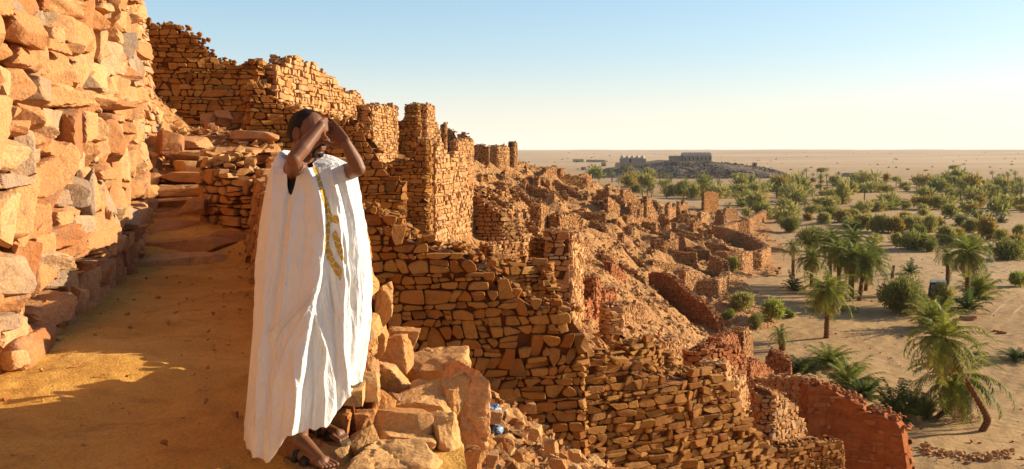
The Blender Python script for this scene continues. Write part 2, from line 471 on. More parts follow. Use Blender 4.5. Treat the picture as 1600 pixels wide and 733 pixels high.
def masonry(A, plan, base, top, thick=.5, sw=.26, sh=.15, tmpl=None, depth=.05, dvar=.05, gap=.012, batter=0.0,
            detail=1, jag=.10, seed=0, top_rocks=True, core_mat=1, sides='all', lo=False, plaster=None, rsize=1.0, tilt=.13, turn=0.0):
    """base/top: lists of (u 0..1, z) along the plan. Adds stones (material 0) and a mud core (material core_mat)."""
    r = random.Random(seed * 7919 + 13)
    tmpl = tmpl or T_WALL
    ring, uc, Ltot = ring_from_plan(plan, thick)
    seg = np.diff(ring, axis=0); Ls = np.linalg.norm(seg, axis=1)
    S = np.concatenate([[0], np.cumsum(Ls)])
    nr = np.stack([seg[:, 1], -seg[:, 0]], 1) / np.maximum(Ls, 1e-6)[:, None]
    # ring orientation: right side first, travelling forward => outside is to the right
    bu, bz = zip(*base); tu, tz = zip(*top)
    bf = lambda u: np.interp(u / Ltot, bu, bz)
    jn = np.array([r.uniform(-1, 1) for _ in range(400)])
    def tf(u):
        k = np.floor(np.asarray(u) / (sw * .9)).astype(int)
        return np.interp(u / Ltot, tu, tz) + jn[k % 400] * jag
    def ring_at(s):
        s = np.clip(s, 0, S[-1] - 1e-6)
        k = np.clip(np.searchsorted(S, s, side='right') - 1, 0, len(Ls) - 1)
        t = (s - S[k]) / np.maximum(Ls[k], 1e-9)
        # blend normals a little across shallow bends
        return ring[k] + seg[k] * t[:, None], nr[k], uc[k] * (1 - t) + uc[k + 1] * t
    nx, ny, cells = tmpl
    zlo, zhi = min(bz) - .1, max(tz) + jag + .3
    ou, ov = r.uniform(0, nx), r.uniform(0, ny)
    Uall = S[-1] / sw
    pts = []; meta = []
    for P in cells:
        c0 = P.mean(0)
        i0 = math.floor((0 - c0[0] + ou) / nx); i1 = math.ceil((Uall - c0[0] + ou) / nx)
        j0 = math.floor((zlo / sh - c0[1] + ov) / ny); j1 = math.ceil((zhi / sh - c0[1] + ov) / ny)
        for i in range(i0, i1 + 1):
            cu = (c0[0] + i * nx - ou) * sw
            if cu < 0 or cu > S[-1]: continue
            for j in range(j0, j1 + 1):
                cv = (c0[1] + j * ny - ov) * sh
                if cv < zlo or cv > zhi: continue
                meta.append((P, i, j, cu, cv))
    if not meta: return
    cus = np.array([m[3] for m in meta]); cvs = np.array([m[4] for m in meta])
    _, _, ucs = ring_at(cus)
    tops = tf(ucs); bases = bf(ucs)
    keep = (cvs < tops) & (cvs > bases - .12)
    if sides != 'all':
        lim = S[len(plan) - 1]                       # end of the right-hand side
        keep &= (cus < lim + sides)
    V = []; Fc = []; Rn = []; nb = 0
    for k in np.nonzero(keep)[0]:
        P, i, j, cu, cv = meta[k]
        if plaster and r.random() < plaster: continue
        Q = np.empty_like(P)
        Q[:, 0] = (P[:, 0] + i * nx - ou) * sw; Q[:, 1] = (P[:, 1] + j * ny - ov) * sh
        c = Q.mean(0); D = Q - c
        rad = np.linalg.norm(D, axis=1); rm = rad.mean()
        if rm < .018: continue
        D = D * max(.5, 1 - gap / rm)
        if detail >= 1:                              # knock the corners off
            nxt = np.roll(D, -1, 0)
            cut = r.uniform(.05, .16)
            D = np.stack([D * (1 - cut) + nxt * cut, D * cut + nxt * (1 - cut)], 1).reshape(-1, 2)
            if detail >= 2:
                nxt = np.roll(D, -1, 0); mid = (D + nxt) / 2
                D = np.stack([D, mid * (1 + np.array([r.uniform(-.07, .07) for _ in mid])[:, None])], 1).reshape(-1, 2)
        n = len(D)
        d = depth + r.uniform(-.4, 1) * dvar
        bev = min(.30 * rm, r.uniform(.5, 1.1) * (depth * .40))
        ins = min(.30, bev / rm * r.uniform(.6, 1.1))
        gx, gy = r.gauss(turn, tilt + turn * .35), r.gauss(0, tilt)
        D2 = D * (1 - ins)
        t2 = d + D2[:, 0] * gx + D2[:, 1] * gy
        t2 = t2 + np.array([r.uniform(-.12, .12) for _ in range(n)]) * bev
        t1 = t2 - bev * np.array([r.uniform(.6, 1.2) for _ in range(n)])
        rows = [np.column_stack([c + D * .97, np.full(n, -.06)]), np.column_stack([c + D, t1]), np.column_stack([c + D2, t2]),
                np.array([[c[0] + r.uniform(-.2, .2) * rm, c[1] + r.uniform(-.2, .2) * rm, d + r.uniform(-.25, .25) * bev]])]
        if detail >= 2:
            rows.insert(3, np.column_stack([c + D2 * .55, t2 * .5 + d * .5 + np.array([r.uniform(-.25, .25) for _ in range(n)]) * bev]))
        blk = np.concatenate(rows)
        V.append(blk)
        rr = r.random()
        nrow = len(rows) - 1
        for q in range(nrow - 1):
            for a in range(n):
                b = (a + 1) % n
                Fc.append((nb + q * n + a, nb + q * n + b, nb + (q + 1) * n + b, nb + (q + 1) * n + a)); Rn.append(rr)
        q = nrow - 1
        for a in range(n):
            Fc.append((nb + q * n + a, nb + q * n + (a + 1) % n, nb + nrow * n)); Rn.append(rr)
        nb += len(blk)
    if V:
        W = np.concatenate(V)
        p, nm, u = ring_at(W[:, 0])
        dd = W[:, 2] - batter * (W[:, 1] - bf(u))
        XYZ = np.column_stack([p + nm * dd[:, None], W[:, 1]])
        b0 = A.n
        A.v.append(XYZ); A.n += len(XYZ)
        A.f.extend([tuple(i + b0 for i in f) for f in Fc]); A.r.extend(Rn); A.m.extend([0] * len(Fc))
    # ---- mud core
    ns = max(2, int(Ltot / max(.22, sw * .8)))
    uu = np.linspace(0, Ltot, ns + 1)
    Pc = np.array(plan, float)[:, :2]
    Uc = np.concatenate([[0], np.cumsum(np.linalg.norm(np.diff(Pc, axis=0), axis=1))])
    cx = np.interp(uu, Uc, Pc[:, 0]); cy = np.interp(uu, Uc, Pc[:, 1])
    tx = np.gradient(cx); ty = np.gradient(cy); tl = np.hypot(tx, ty); px_, py_ = ty / tl, -tx / tl
    zt = np.minimum(tf(uu), np.interp(uu / Ltot, tu, tz)) - sh * .4
    zb = bf(uu) - .4
    zt = np.maximum(zt, zb + .05)
    ins = thick / 2 - .015 if not plaster else thick / 2 + depth * .55
    vs = []
    for q in range(ns + 1):
        e = .015 if q in (0, ns) else 0
        h0 = bf(uu[q])
        lean = batter * max(0.0, zt[q] - h0); lean0 = batter * (zb[q] - h0)
        for sgn in (1, -1):
            vs.append((cx[q] + px_[q] * sgn * (ins - lean0), cy[q] + py_[q] * sgn * (ins - lean0), zb[q]))
            vs.append((cx[q] + px_[q] * sgn * max(.03, ins - lean), cy[q] + py_[q] * sgn * max(.03, ins - lean), zt[q]))
    fs = []
    for q in range(ns):
        a = q * 4; b = a + 4
        fs += [(a, b, b + 1, a + 1), (a + 2, a + 3, b + 3, b + 2), (a + 1, b + 1, b + 3, a + 3)]
    fs += [(0, 1, 3, 2), (ns * 4, ns * 4 + 2, ns * 4 + 3, ns * 4 + 1)]
    A.add(vs, fs, .5, core_mat)
    # ---- loose stones lying along the broken top
    if top_rocks:
        k = 0.0
        while k < Ltot:
            uq = min(k, Ltot)
            x = np.interp(uq, Uc, Pc[:, 0]); y = np.interp(uq, Uc, Pc[:, 1])
            j = min(len(uu) - 1, int(uq / Ltot * ns))
            w = max(.06, thick / 2 - batter * max(0, zt[j] - bf(uq)))
            nacross = max(1, int(w * 2 / (sw * .75)))
            for q in range(nacross):
                if r.random() < .12: continue
                o = (-1 + (2 * q + 1) / nacross) * w * .9
                sz = sw * r.uniform(.36, .62) * rsize
                put_rock(A, (x + px_[j] * o, y + py_[j] * o, zt[j] + sh * .45 + r.uniform(-.4, .7) * sh * .6), sz, r, lo, .55)
            k += sw * r.uniform(.5, .95)


def wall(name, label, cat, plan, base, top, mat=None, core=None, group=None, kind=None, **kw):
    A = Acc()
    # keep vertices near the object's origin
    masonry(A, plan, base, top, **kw)
    ox, oy = np.mean([p[0] for p in plan]), np.mean([p[1] for p in plan]); oz = min(b[1] for b in base)
    for v in A.v: v -= np.array([ox, oy, oz])
    o = link(name, A.mesh(name), [mat or M_STONE, core or M_CORE], loc=(ox, oy, oz))
    return tag(o, label, cat, group, kind)


SEED = [100]
def pxwall(name, label, cat, pts, Y=None, mat=None, core=None, thick=.45, group=None, sw=None, sh=None, under=.6, even=None, **kw):
    """a ruin wall from photo pixels: pts = (px, py_base, py_top); each base is found on the ground (or at depth Y)"""
    W = []
    if not Y and len(pts[0]) == 3 and even != 0:      # a straight or gently bowed plan through the ground points
        h = [hit(q[0], q[1], 13.0).y for q in pts]; i = np.arange(len(pts)); xs = [q[0] for q in pts]
        deg = even or (1 if len(pts) < 6 else 2)
        if max(xs) - min(xs) > 1:
            co = np.polyfit(xs, 1 / np.array(h), min(deg, len(pts) - 1)); pts = [(*q, float(np.clip(1 / np.polyval(co, q[0]), min(h), max(h)))) for q in pts]
    for q in pts:
        px, pb, pt = q[:3]
        if len(q) > 3: p = at(px, pb, q[3])
        elif Y: p = at(px, pb, Y)
        else: p = hit(px, pb, 13.0)
        W.append((p.x, p.y, p.z, CAMZ - (pt - HORIZ) / F * p.y))
    ul = np.concatenate([[0], np.cumsum([math.dist(a[:2], b[:2]) for a, b in zip(W[:-1], W[1:])])])
    if ul[-1] < .4: ul[-1] = .4
    u = ul / ul[-1]
    base = [(t, min(w[2], float(zground(w[0], w[1])) + .1) - under) for t, w in zip(u, W)]
    top = [(t, max(w[3], w[2] + .15)) for t, w in zip(u, W)]
    Ym = np.mean([w[1] for w in W])
    s = sw or float(np.clip(.15 + Ym * .0008, .16, .28))
    SEED[0] += 1
    kw.setdefault('tmpl', T_COURSE if SEED[0] % 3 else T_WALL); kw.setdefault('lo', Ym > 40); kw.setdefault('detail', 1 if Ym < 30 else 0)
    kw.setdefault('jag', .07 + min(.12, Ym * .001))
    return wall(name, label, cat, [(w[0], w[1]) for w in W], base, top, mat or M_FAR, core, group,
                thick=thick, sw=s, sh=sh or s * .62, seed=SEED[0], depth=.05 + Ym * .0002, dvar=.05, gap=.006 + Ym * .0001, **kw)
# ------------------------------------------------------------------ ground
def big_grid(x0, x1, y0, y1, st, fn):
    xs = np.arange(x0, x1 + st * .5, st); ys = np.arange(y0, y1 + st * .5, st)
    X, Y = np.meshgrid(xs, ys); return X, Y, fn(X, Y)

hill_objs = []
for k, a in enumerate([(-14, 17, -5, 26.4, .11), (-24, 24, 26, 81, .24), (-70, 72, 80, 332, .62)]):
    X, Y, Z = big_grid(*a, zhill)
    hill_objs.append(grid_mesh('hill%d' % k, X, Y, Z, False))
bm = bmesh.new()
for m in hill_objs: bm.from_mesh(m)
hm = bpy.data.meshes.new('hillside'); bm.to_mesh(hm); bm.free()
for m in hill_objs: bpy.data.meshes.remove(m)
tag(link('hillside', hm, M_HILL), kind='structure')

r = np.concatenate([[0.5], np.geomspace(9, 14000, 250)])
th = np.concatenate([np.linspace(-40, 45, 430), np.linspace(45, 320, 110)[1:]]) * math.pi / 180
TH, R = np.meshgrid(th, r)
X = R * np.sin(TH); Y = R * np.cos(TH)
tag(link('desert_ground', grid_mesh('desert_ground', X, Y, zvalley(X, Y)), M_SAND), kind='structure')

ys = np.arange(-5, 14.3, .045); us = np.linspace(0, 1, 110)
YY, UU = np.meshgrid(ys, us, indexing='ij')
xl, xr = path_edges(YY)
XX = (xl - .45) * (1 - UU) + (xr + .12) * UU
bump = fbm(XX * 1.1, YY * 1.1, 5) * .07 + fbm(XX * 6, YY * 6, 3) * .016
rut = -.035 * np.exp(-((XX + 2.0 + .12 * (YY - 4)) / .5) ** 2)
ZZ = zbase(np.clip(XX, xl + .02, xr - .02), YY) + .02 + bump + rut
tag(link('dirt_path', grid_mesh('dirt_path', XX, YY, ZZ), M_PATH), kind='structure')
def zpath(x, y):
    xl, xr = path_edges(y)
    return float(zbase(min(max(x, float(xl) + .02), float(xr) - .02), y)) + .02 + float(fbm(x * 1.1, y * 1.1, 5)) * .07

# ------------------------------------------------------------------ the big boulder wall on the left of the path
pl = [(-3.55, 1.5), (-3.75, 3.5), (-3.98, 5.6), (-4.42, 7.4), (-4.86, 9.2), (-5.45, 11.2), (-5.75, 12.2), (-6.15, 12.9), (-6.9, 13.3), (-8.0, 13.4)]
def ball_rock(r, dim, box=.8, sub=3, amp=.03):
    """angular block as arrays: an even ball cut by planes"""
    V, Fc = BALL[sub]
    planes = []
    for ax in range(3):
        for sg in (-1, 1):
            nn = np.array([r.gauss(0, .13 + .3 * (1 - box)) for _ in range(3)]); nn[ax] += sg
            planes.append((nn / np.linalg.norm(nn), r.uniform(.64, .78)))
    for k in range(6):
        nn = np.array([r.gauss(0, 1) for _ in range(3)]); nn /= np.linalg.norm(nn)
        planes.append((nn, r.uniform(.72, 1.02)))
    inv = np.zeros(len(V))
    for nn, d in planes: inv += np.maximum(V @ nn / d, 0) ** 70
    W = V * (inv ** (-1 / 70))[:, None]
    o = r.uniform(0, 90)
    d = 1 + amp * 2.2 * vnoise(V[:, 0] * 1.7 + V[:, 2] * 2.3 + o, V[:, 1] * 1.9 - V[:, 2] * 1.1 + o) + amp * 1.6 * vnoise(V[:, 0] * 5 + o, V[:, 1] * 4 + V[:, 2] * 5)
    W = W * d[:, None]
    W = (W - (W.max(0) + W.min(0)) / 2) / (W.max(0) - W.min(0)) * np.array(dim)
    return W, Fc
BALL = {}
for sub in (2, 3, 4):
    bm = bmesh.new(); bmesh.ops.create_icosphere(bm, subdivisions=sub, radius=1); bm.verts.index_update()
    BALL[sub] = (np.array([v.co[:] for v in bm.verts]), [[v.index for v in f.verts] for f in bm.faces]); bm.free()

def boulder_wall(name, label, plan, base, top, batter, sw, sh, seed, yaw=-30, zmax=5.5):
    """a wall of single rough blocks, each turned its own way, bedded in a dark core with small stones wedged between"""
    r = random.Random(seed); A = Acc()
    P = np.array(plan); seg = np.diff(P, axis=0); Ls = np.linalg.norm(seg, axis=1); S = np.concatenate([[0], np.cumsum(Ls)]); L = S[-1]
    bf = lambda u: float(np.interp(u / L, *zip(*base))); tf = lambda u: float(np.interp(u / L, *zip(*top)))
    def fr(u):
        k = min(len(Ls) - 1, max(0, int(np.searchsorted(S, u, side='right') - 1))); t = (u - S[k]) / Ls[k]
        T = seg[k] / Ls[k]; return P[k] + seg[k] * t, T, np.array([T[1], -T[0]])
    nx, ny, cells = T_BOULC
    for Q in cells:
        c = Q.mean(0)
        for i in range(-1, int(L / sw / nx) + 2):
            u = (c[0] + i * nx) * sw
            if u < 0 or u > L: continue
            for j in range(0, int(zmax / sh / ny) + 2):
                z = (c[1] + j * ny) * sh - .25
                if z < bf(u) - .2 or z > tf(u): continue
                w = np.ptp(Q[:, 0]) * sw; h = np.ptp(Q[:, 1]) * sh
                p, T, Nn = fr(u)
                dim = (w * r.uniform(.90, 1.06), max(.16, w * r.uniform(.7, 1.1)), h * r.uniform(.98, 1.10))
                W, Fc = ball_rock(r, dim, .82, 4 if max(w, h) > .2 and u < 10 else 3, .022)
                a = math.atan2(T[1], T[0]) + math.radians(r.gauss(yaw + 4, 17))
                R = rot3(r.gauss(0, .07), r.gauss(0, .06), 0); Rz = rot3(0, 0, a)
                out = -dim[1] * .36 + r.gauss(0, .055) + .025 - batter * (z - bf(u))
                q = p + Nn * out
                A.add(W @ R.T @ Rz.T + np.array([q[0], q[1], z]), Fc, r.random())
    nb = len(A.f)
    k = 0
    while k < L * 5.0 * 16:                      # wedged small stones
        k += 1
        u = r.uniform(0, L); z = r.uniform(bf(u) - .05, tf(u)); p, T, Nn = fr(u)
        s = r.uniform(.03, .085); q = p + Nn * (r.uniform(-.16, .02) - batter * (z - bf(u)))
        put_rock(A, (q[0], q[1], z), s, r, False, .8)
    sm = [True] * nb
    # core
    us = np.linspace(0, L, 40); vs = []; fs = []
    for u in us:
        p, T, Nn = fr(float(u)); z0, z1 = bf(u) - .4, tf(u) - .1
        for dd, z in ((-.17, z0), (-.17 - batter * (z1 - z0), z1), (-1.3, z1), (-1.3, z0)):
            q = p + Nn * dd; vs.append((q[0], q[1], z))
    for q in range(39):
        for e in range(4): fs.append((q * 4 + e, q * 4 + 4 + e, q * 4 + 4 + (e + 1) % 4, q * 4 + (e + 1) % 4))
    fs += [(0, 1, 2, 3), (159, 158, 157, 156)]
    A.add(vs, fs, .5, 1)
    me = A.mesh(name); sm = np.zeros(len(me.polygons), bool); sm[:nb] = True; me.polygons.foreach_set('use_smooth', sm); me.set_sharp_from_angle(angle=.42)
    return tag(link(name, me, [M_BOULD, M_CORE]), label, 'stone wall')
T_BOULC = make_courses(26, 24, 33, .10, .42, 1.65, .36, .24)
plf = [(-2.98, 1.5), (-3.15, 3.5), (-3.38, 5.6), (-3.80, 7.4), (-4.22, 9.2), (-4.78, 11.2), (-5.05, 12.2), (-5.5, 13.0), (-6.3, 13.5), (-7.4, 13.6)]
boulder_wall('boulder_wall', 'tall rugged wall of large rough blocks along the left side of the dirt path', plf,
             [(0, -.05), (.85, .05), (1, .4)], [(0, 5.6), (.4, 5.4), (.85, 4.9), (1, 4.8)], .03, .35, .235, 4)
wall('round_tower', 'battered round tower of small sunlit stones rising out of the picture above the path', 'tower',
     [(-7.3, 12.9), (-7.45, 15.0), (-7.85, 17.0), (-8.35, 19.0), (-8.75, 20.2), (-9.3, 20.9), (-10.2, 21.2)],
     [(0, .4), (.5, 1.2), (1, 2.0)], [(0, 6.0), (.6, 7.0), (1, 7.4)], M_BOULD, thick=1.4, sw=.25, sh=.145,
     depth=.06, dvar=.07, turn=.12, batter=.12, detail=1, seed=2, sides=1.0)

# ------------------------------------------------------------------ parapet on the outer edge of the path
pp = [(-.975, 4.55), (-1.03, 5.2), (-1.17, 5.7), (-1.33, 6.3), (-1.62, 7.3), (-2.05, 8.5), (-2.7, 10.3), (-3.2, 11.9), (-3.5, 13.0)]  # near stretch hidden behind the man is added to shade the foreground path
wall('parapet_wall', 'rough stone parapet along the outer edge of the path, ending right behind the robed man', 'stone wall', pp,
     [(0, -.1), (.75, -.1), (1, .2)], [(0, .95), (.03, 1.08), (.065, 1.36), (.125, 1.32), (.15, .62), (.20, .35), (.29, .45), (.36, 1.05), (.7, 1.15), (1, 1.45)],
     M_PARA, thick=.44, sw=.20, sh=.16, tmpl=T_WALL, depth=.06, dvar=.07, detail=2, seed=3, batter=.115)
wall('terrace_wall', 'low crumbling terrace wall beside the stone steps, its rubble top in sunlight', 'stone wall',
     [(-4.62, 15.0), (-4.52, 14.1), (-4.0, 13.7), (-3.2, 13.4)], [(0, .35), (1, .25)],
     [(0, 1.30), (.2, 1.5), (.45, 1.35), (.7, 1.12), (1, 1.05)], M_PARA, thick=.6, sw=.22, sh=.13, depth=.07, dvar=.06, detail=1, seed=4, rsize=1.3)

# ------------------------------------------------------------------ the two long walls below the path (camera side in shade)
def zt(px, py, Y): return CAMZ - (py - HORIZ) / F * Y
def pxtop(plan, tops):
    """plan: world points; tops: photo (px, py) along it -> (u, z)"""
    P = np.array(plan); L = np.concatenate([[0], np.cumsum(np.linalg.norm(np.diff(P, axis=0), axis=1))])
    out = []
    uu = np.linspace(0, 1, 400); X = np.interp(uu * L[-1], L, P[:, 0]); Y = np.interp(uu * L[-1], L, P[:, 1])
    PX = 800 + X / Y * F
    for px, py in tops:
        k = int(np.argmin(abs(PX - px))); out.append((float(uu[k]), zt(px, py, Y[k])))
    return out
PA = [(-2.35, 11.9), (-1.0, 12.15), (.93, 12.5)]
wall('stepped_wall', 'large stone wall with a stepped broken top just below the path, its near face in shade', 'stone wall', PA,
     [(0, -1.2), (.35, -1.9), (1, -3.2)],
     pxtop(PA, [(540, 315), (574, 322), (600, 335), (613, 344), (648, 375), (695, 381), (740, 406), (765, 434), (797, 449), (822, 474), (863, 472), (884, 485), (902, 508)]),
     M_STONE_SHADED, thick=.6, sw=.155, sh=.108, tmpl=T_WALL, depth=.042, dvar=.055, detail=1, gap=.003, seed=5, rsize=.95)
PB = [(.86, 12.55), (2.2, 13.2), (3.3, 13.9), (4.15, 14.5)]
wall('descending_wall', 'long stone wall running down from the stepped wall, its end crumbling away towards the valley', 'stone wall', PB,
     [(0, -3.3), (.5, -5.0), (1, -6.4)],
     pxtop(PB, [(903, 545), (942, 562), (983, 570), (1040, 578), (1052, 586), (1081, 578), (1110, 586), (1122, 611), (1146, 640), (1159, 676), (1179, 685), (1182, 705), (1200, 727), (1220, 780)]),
     M_STONE_SHADED, thick=.6, sw=.15, sh=.085, tmpl=T_COURSE, depth=.04, dvar=.055, detail=1, gap=.004, seed=6, rsize=1.0)

# ------------------------------------------------------------------ upper walls against the sky
RG = 'ruined houses on the hillside'
PD = [(-9.3, 22.6), (-8.1, 22.8), (-7.2, 23.2), (-6.45, 23.2)]
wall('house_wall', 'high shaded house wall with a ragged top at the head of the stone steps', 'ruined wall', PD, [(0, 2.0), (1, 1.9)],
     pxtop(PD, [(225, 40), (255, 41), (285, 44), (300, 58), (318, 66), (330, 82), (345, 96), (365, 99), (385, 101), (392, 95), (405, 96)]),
     M_STONE_SHADED, thick=.6, sw=.19, sh=.12, tmpl=T_COURSE, gap=.006, depth=.05, detail=1, seed=7)
PE = [(-6.35, 23.1), (-6.2, 25.2), (-5.95, 27.4), (-5.6, 29.6)]
wall('house_wall', 'tall sunlit house wall with a rounded top on the skyline above the man', 'ruined wall', PE, [(0, .6), (1, .4)],
     pxtop(PE, [(416, 106), (430, 104), (440, 93), (452, 91), (472, 100), (497, 112), (512, 122), (520, 136), (534, 150)]),
     M_STONE, thick=.6, sw=.19, sh=.12, tmpl=T_COURSE, gap=.006, depth=.05, detail=1, seed=8, batter=.02)
PF = [(-6.05, 20.6), (-5.3, 20.9), (-4.2, 21.1), (-3.35, 21.2), (-2.6, 21.3)]
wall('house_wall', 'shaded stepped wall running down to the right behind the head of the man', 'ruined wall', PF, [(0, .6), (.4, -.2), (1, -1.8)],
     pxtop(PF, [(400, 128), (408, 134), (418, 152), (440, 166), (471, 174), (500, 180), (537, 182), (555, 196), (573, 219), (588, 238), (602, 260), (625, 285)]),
     M_STONE_SHADED, thick=.55, sw=.19, sh=.12, tmpl=T_COURSE, gap=.006, depth=.05, detail=1, seed=9)
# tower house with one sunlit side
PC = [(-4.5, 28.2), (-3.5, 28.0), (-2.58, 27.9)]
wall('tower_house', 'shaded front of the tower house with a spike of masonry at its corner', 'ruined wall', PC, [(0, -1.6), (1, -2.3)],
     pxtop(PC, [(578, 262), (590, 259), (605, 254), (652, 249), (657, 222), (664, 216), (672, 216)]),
     M_STONE_SHADED, thick=.5, sw=.19, sh=.12, tmpl=T_COURSE, gap=.006, depth=.05, detail=1, seed=10, jag=.06)
PC2 = [(-2.72, 28.25), (-2.35, 31.0), (-2.05, 33.6), (-1.80, 35.2)]
wall('tower_house', 'bright sunlit side of the tower house facing the valley', 'ruined wall', PC2, [(0, -2.4), (1, -2.6)],
     pxtop(PC2, [(668, 217), (676, 224), (684, 240), (692, 244), (702, 240), (712, 250), (722, 266), (728, 275)]),
     M_STONE, thick=.5, sw=.19, sh=.12, tmpl=T_COURSE, gap=.006, depth=.055, detail=1, seed=11)

W = pxwall
W('house_wall', 'small sunlit wall stub attached below the bright side of the tower house', 'ruined wall', [(724, 392, 322, 36.5), (742, 393, 325, 39.), (757, 394, 324, 41.5)], thick=.5, mat=M_STONE)
W('gable_wall', 'dark stepped gable wall rising behind the tower house', 'ruined wall', [(586, 280, 246, 40), (604, 280, 214, 40), (620, 280, 190, 40), (640, 280, 182, 40), (655, 280, 184, 40)], mat=M_STONE_SHADED)
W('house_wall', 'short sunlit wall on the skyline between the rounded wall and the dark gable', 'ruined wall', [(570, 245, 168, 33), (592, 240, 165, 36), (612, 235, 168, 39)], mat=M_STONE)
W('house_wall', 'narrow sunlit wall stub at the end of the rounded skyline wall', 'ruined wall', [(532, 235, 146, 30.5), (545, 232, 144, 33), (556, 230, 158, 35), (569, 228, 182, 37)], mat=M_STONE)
W('square_tower', 'shaded front of the square tower, the highest ruin right of the man', 'ruined tower', [(635, 245, 164, 50), (655, 245, 163, 50)], mat=M_STONE_SHADED, thick=.7, jag=.06)
W('square_tower', 'sunlit side of the square tower, the highest ruin right of the man', 'ruined tower', [(656, 245, 163, 50.3), (669, 246, 166, 55)], mat=M_STONE, thick=.7, jag=.06)
W('house_wall', 'sunlit wall with a sloping top just right of the square tower', 'ruined wall', [(666, 246, 193, 56), (676, 246, 194, 58), (684, 246, 206, 60), (691, 246, 230, 62)])
W('stone_spike', 'slender stone spike on the skyline right of the square tower', 'ruined wall', [(690, 250, 196, 60), (697, 250, 193, 60)], thick=.5)
W('house_wall', 'dark blocky wall on the skyline beside the slender spike', 'ruined wall', [(699, 245, 200, 66), (707, 245, 203, 66), (715, 245, 215, 66)])
W('house_wall', 'sunlit square house wall below the jagged dark stub on the skyline', 'ruined wall', [(709, 262, 219, 62), (722, 262, 217, 65), (735, 262, 219, 68.5)], mat=M_STONE)
W('house_wall', 'small jagged stub on the skyline with two points', 'ruined wall', [(716, 240, 213, 72), (722, 240, 209, 72), (726, 240, 206, 72), (730, 240, 216, 72), (733, 240, 213, 72)])
W('house_wall', 'low dark wall left in the last skyline group before the thin tower', 'ruined wall', [(737, 262, 227, 96), (750, 262, 225, 96), (764, 262, 229, 96)])
W('house_wall', 'broken house corner with a sunlit right side near the thin tower', 'ruined wall', [(764, 262, 228, 100), (776, 262, 227, 100), (787, 262, 227, 101), (792, 262, 236, 108)], mat=M_STONE)
W('thin_tower', 'thin leaning tower remnant ending the skyline above the desert', 'ruined tower', [(791, 262, 231, 112), (797, 262, 229, 112), (799, 262, 222, 112), (803, 262, 222, 114)], thick=.8)

# --- walls in the hollow between the tower house and the stepped wall
W('house_wall', 'shaded wall with pale stones on its flat top right above the stepped wall', 'ruined wall', [(770, 470, 411, 20.5), (800, 475, 410, 20.8), (845, 480, 410, 21.2), (853, 485, 420, 21.4)], mat=M_STONE_SHADED, sw=.22)
W('house_wall', 'shaded wall sloping down to the foot of the tall sunlit pillar', 'ruined wall', [(848, 490, 415, 21), (860, 490, 440, 21), (872, 490, 460, 21)], mat=M_STONE_SHADED)
W('house_wall', 'dark triangular wall running steeply down the slope right of the tower house', 'ruined wall', [(732, 345, 286), (748, 362, 296), (762, 378, 315), (764, 380, 324), (778, 390, 330), (790, 394, 345), (803, 398, 378)], thick=.6)
W('house_wall', 'low dark wall with a bright edge below the triangular wall', 'ruined wall', [(757, 402, 383), (770, 404, 380), (800, 408, 382)])
W('house_wall', 'dark wall left of the tall pillar, stepping down to the right', 'ruined wall', [(803, 396, 366), (815, 398, 364), (820, 402, 378), (838, 406, 380)], thick=.6)
W('house_wall', 'shaded front of the ruined house with the tall sunlit pillar', 'ruined wall', [(846, 470, 372), (858, 470, 372), (872, 472, 362)], mat=M_STONE_SHADED, thick=.6)
W('stone_pillar', 'tall jagged sunlit pillar of wall in the middle of the slope', 'ruined wall', [(872, 480, 361, 24), (880, 478, 366, 26), (888, 476, 362, 28), (894, 474, 378, 30)], mat=M_STONE, thick=.6, sw=.22)
W('house_wall', 'dark ruin wall high on the slope with a sloping bright top', 'ruined wall', [(836, 356, 319), (846, 360, 320), (858, 364, 336), (864, 366, 350)], thick=.6)
W('house_wall', 'broad dark house wall with a level top above the tall pillar', 'ruined wall', [(865, 374, 335), (880, 378, 334), (896, 384, 334), (905, 388, 338)], thick=.7)
W('house_wall', 'dark stub with a bright right edge standing just right of the tall pillar', 'ruined wall', [(896, 402, 376), (908, 404, 374), (916, 405, 380), (920, 404, 384)], thick=.6)
W('red_stub', 'leaning red mud pillar in the hollow below the sunlit pillar', 'ruined wall', [(916, 486, 436), (921, 486, 433), (926, 486, 450)], mat=M_RED, thick=.6)
W('red_stub', 'broad red mud wall stub standing beside the leaning red pillar', 'ruined wall', [(930, 494, 458), (940, 496, 454), (949, 498, 452)], mat=M_RED, thick=.6)
W('house_wall', 'low red wall linking the red stubs to the big pillar', 'ruined wall', [(893, 482, 472), (915, 486, 470)], mat=M_RED)
W('house_wall', 'narrow stone pier with a sunlit edge below the red stubs', 'ruined wall', [(951, 540, 474), (957, 545, 474), (962, 550, 486)], mat=M_STONE, thick=.6)
W('house_wall', 'shaded small room wall with a slanting top right of the red stubs', 'ruined wall', [(962, 500, 478), (974, 500, 476), (988, 500, 474), (998, 498, 478)])
W('house_wall', 'broken wall with a bright stone heap on top just above the descending wall', 'ruined wall', [(964, 565, 536, 19), (985, 566, 534, 19.2), (1006, 568, 530, 19.5), (1018, 570, 540, 19.8)], mat=M_STONE_SHADED)
W('house_wall', 'small dark house corner above the right part of the descending wall', 'ruined wall', [(1022, 575, 549, 22), (1036, 577, 548, 22), (1045, 580, 562, 22.5)], mat=M_STONE_SHADED)
W('house_wall', 'low rounded hump of shaded wall on the bare terrace', 'ruined wall', [(1030, 545, 535), (1045, 547, 528), (1058, 549, 528), (1066, 550, 538)])
W('house_wall', 'long shaded wall with a level top behind the descending wall', 'ruined wall', [(1072, 585, 548, 27), (1090, 585, 540, 27), (1120, 590, 539, 27.5), (1140, 592, 543, 28), (1155, 595, 556, 28.5)], mat=M_RED)
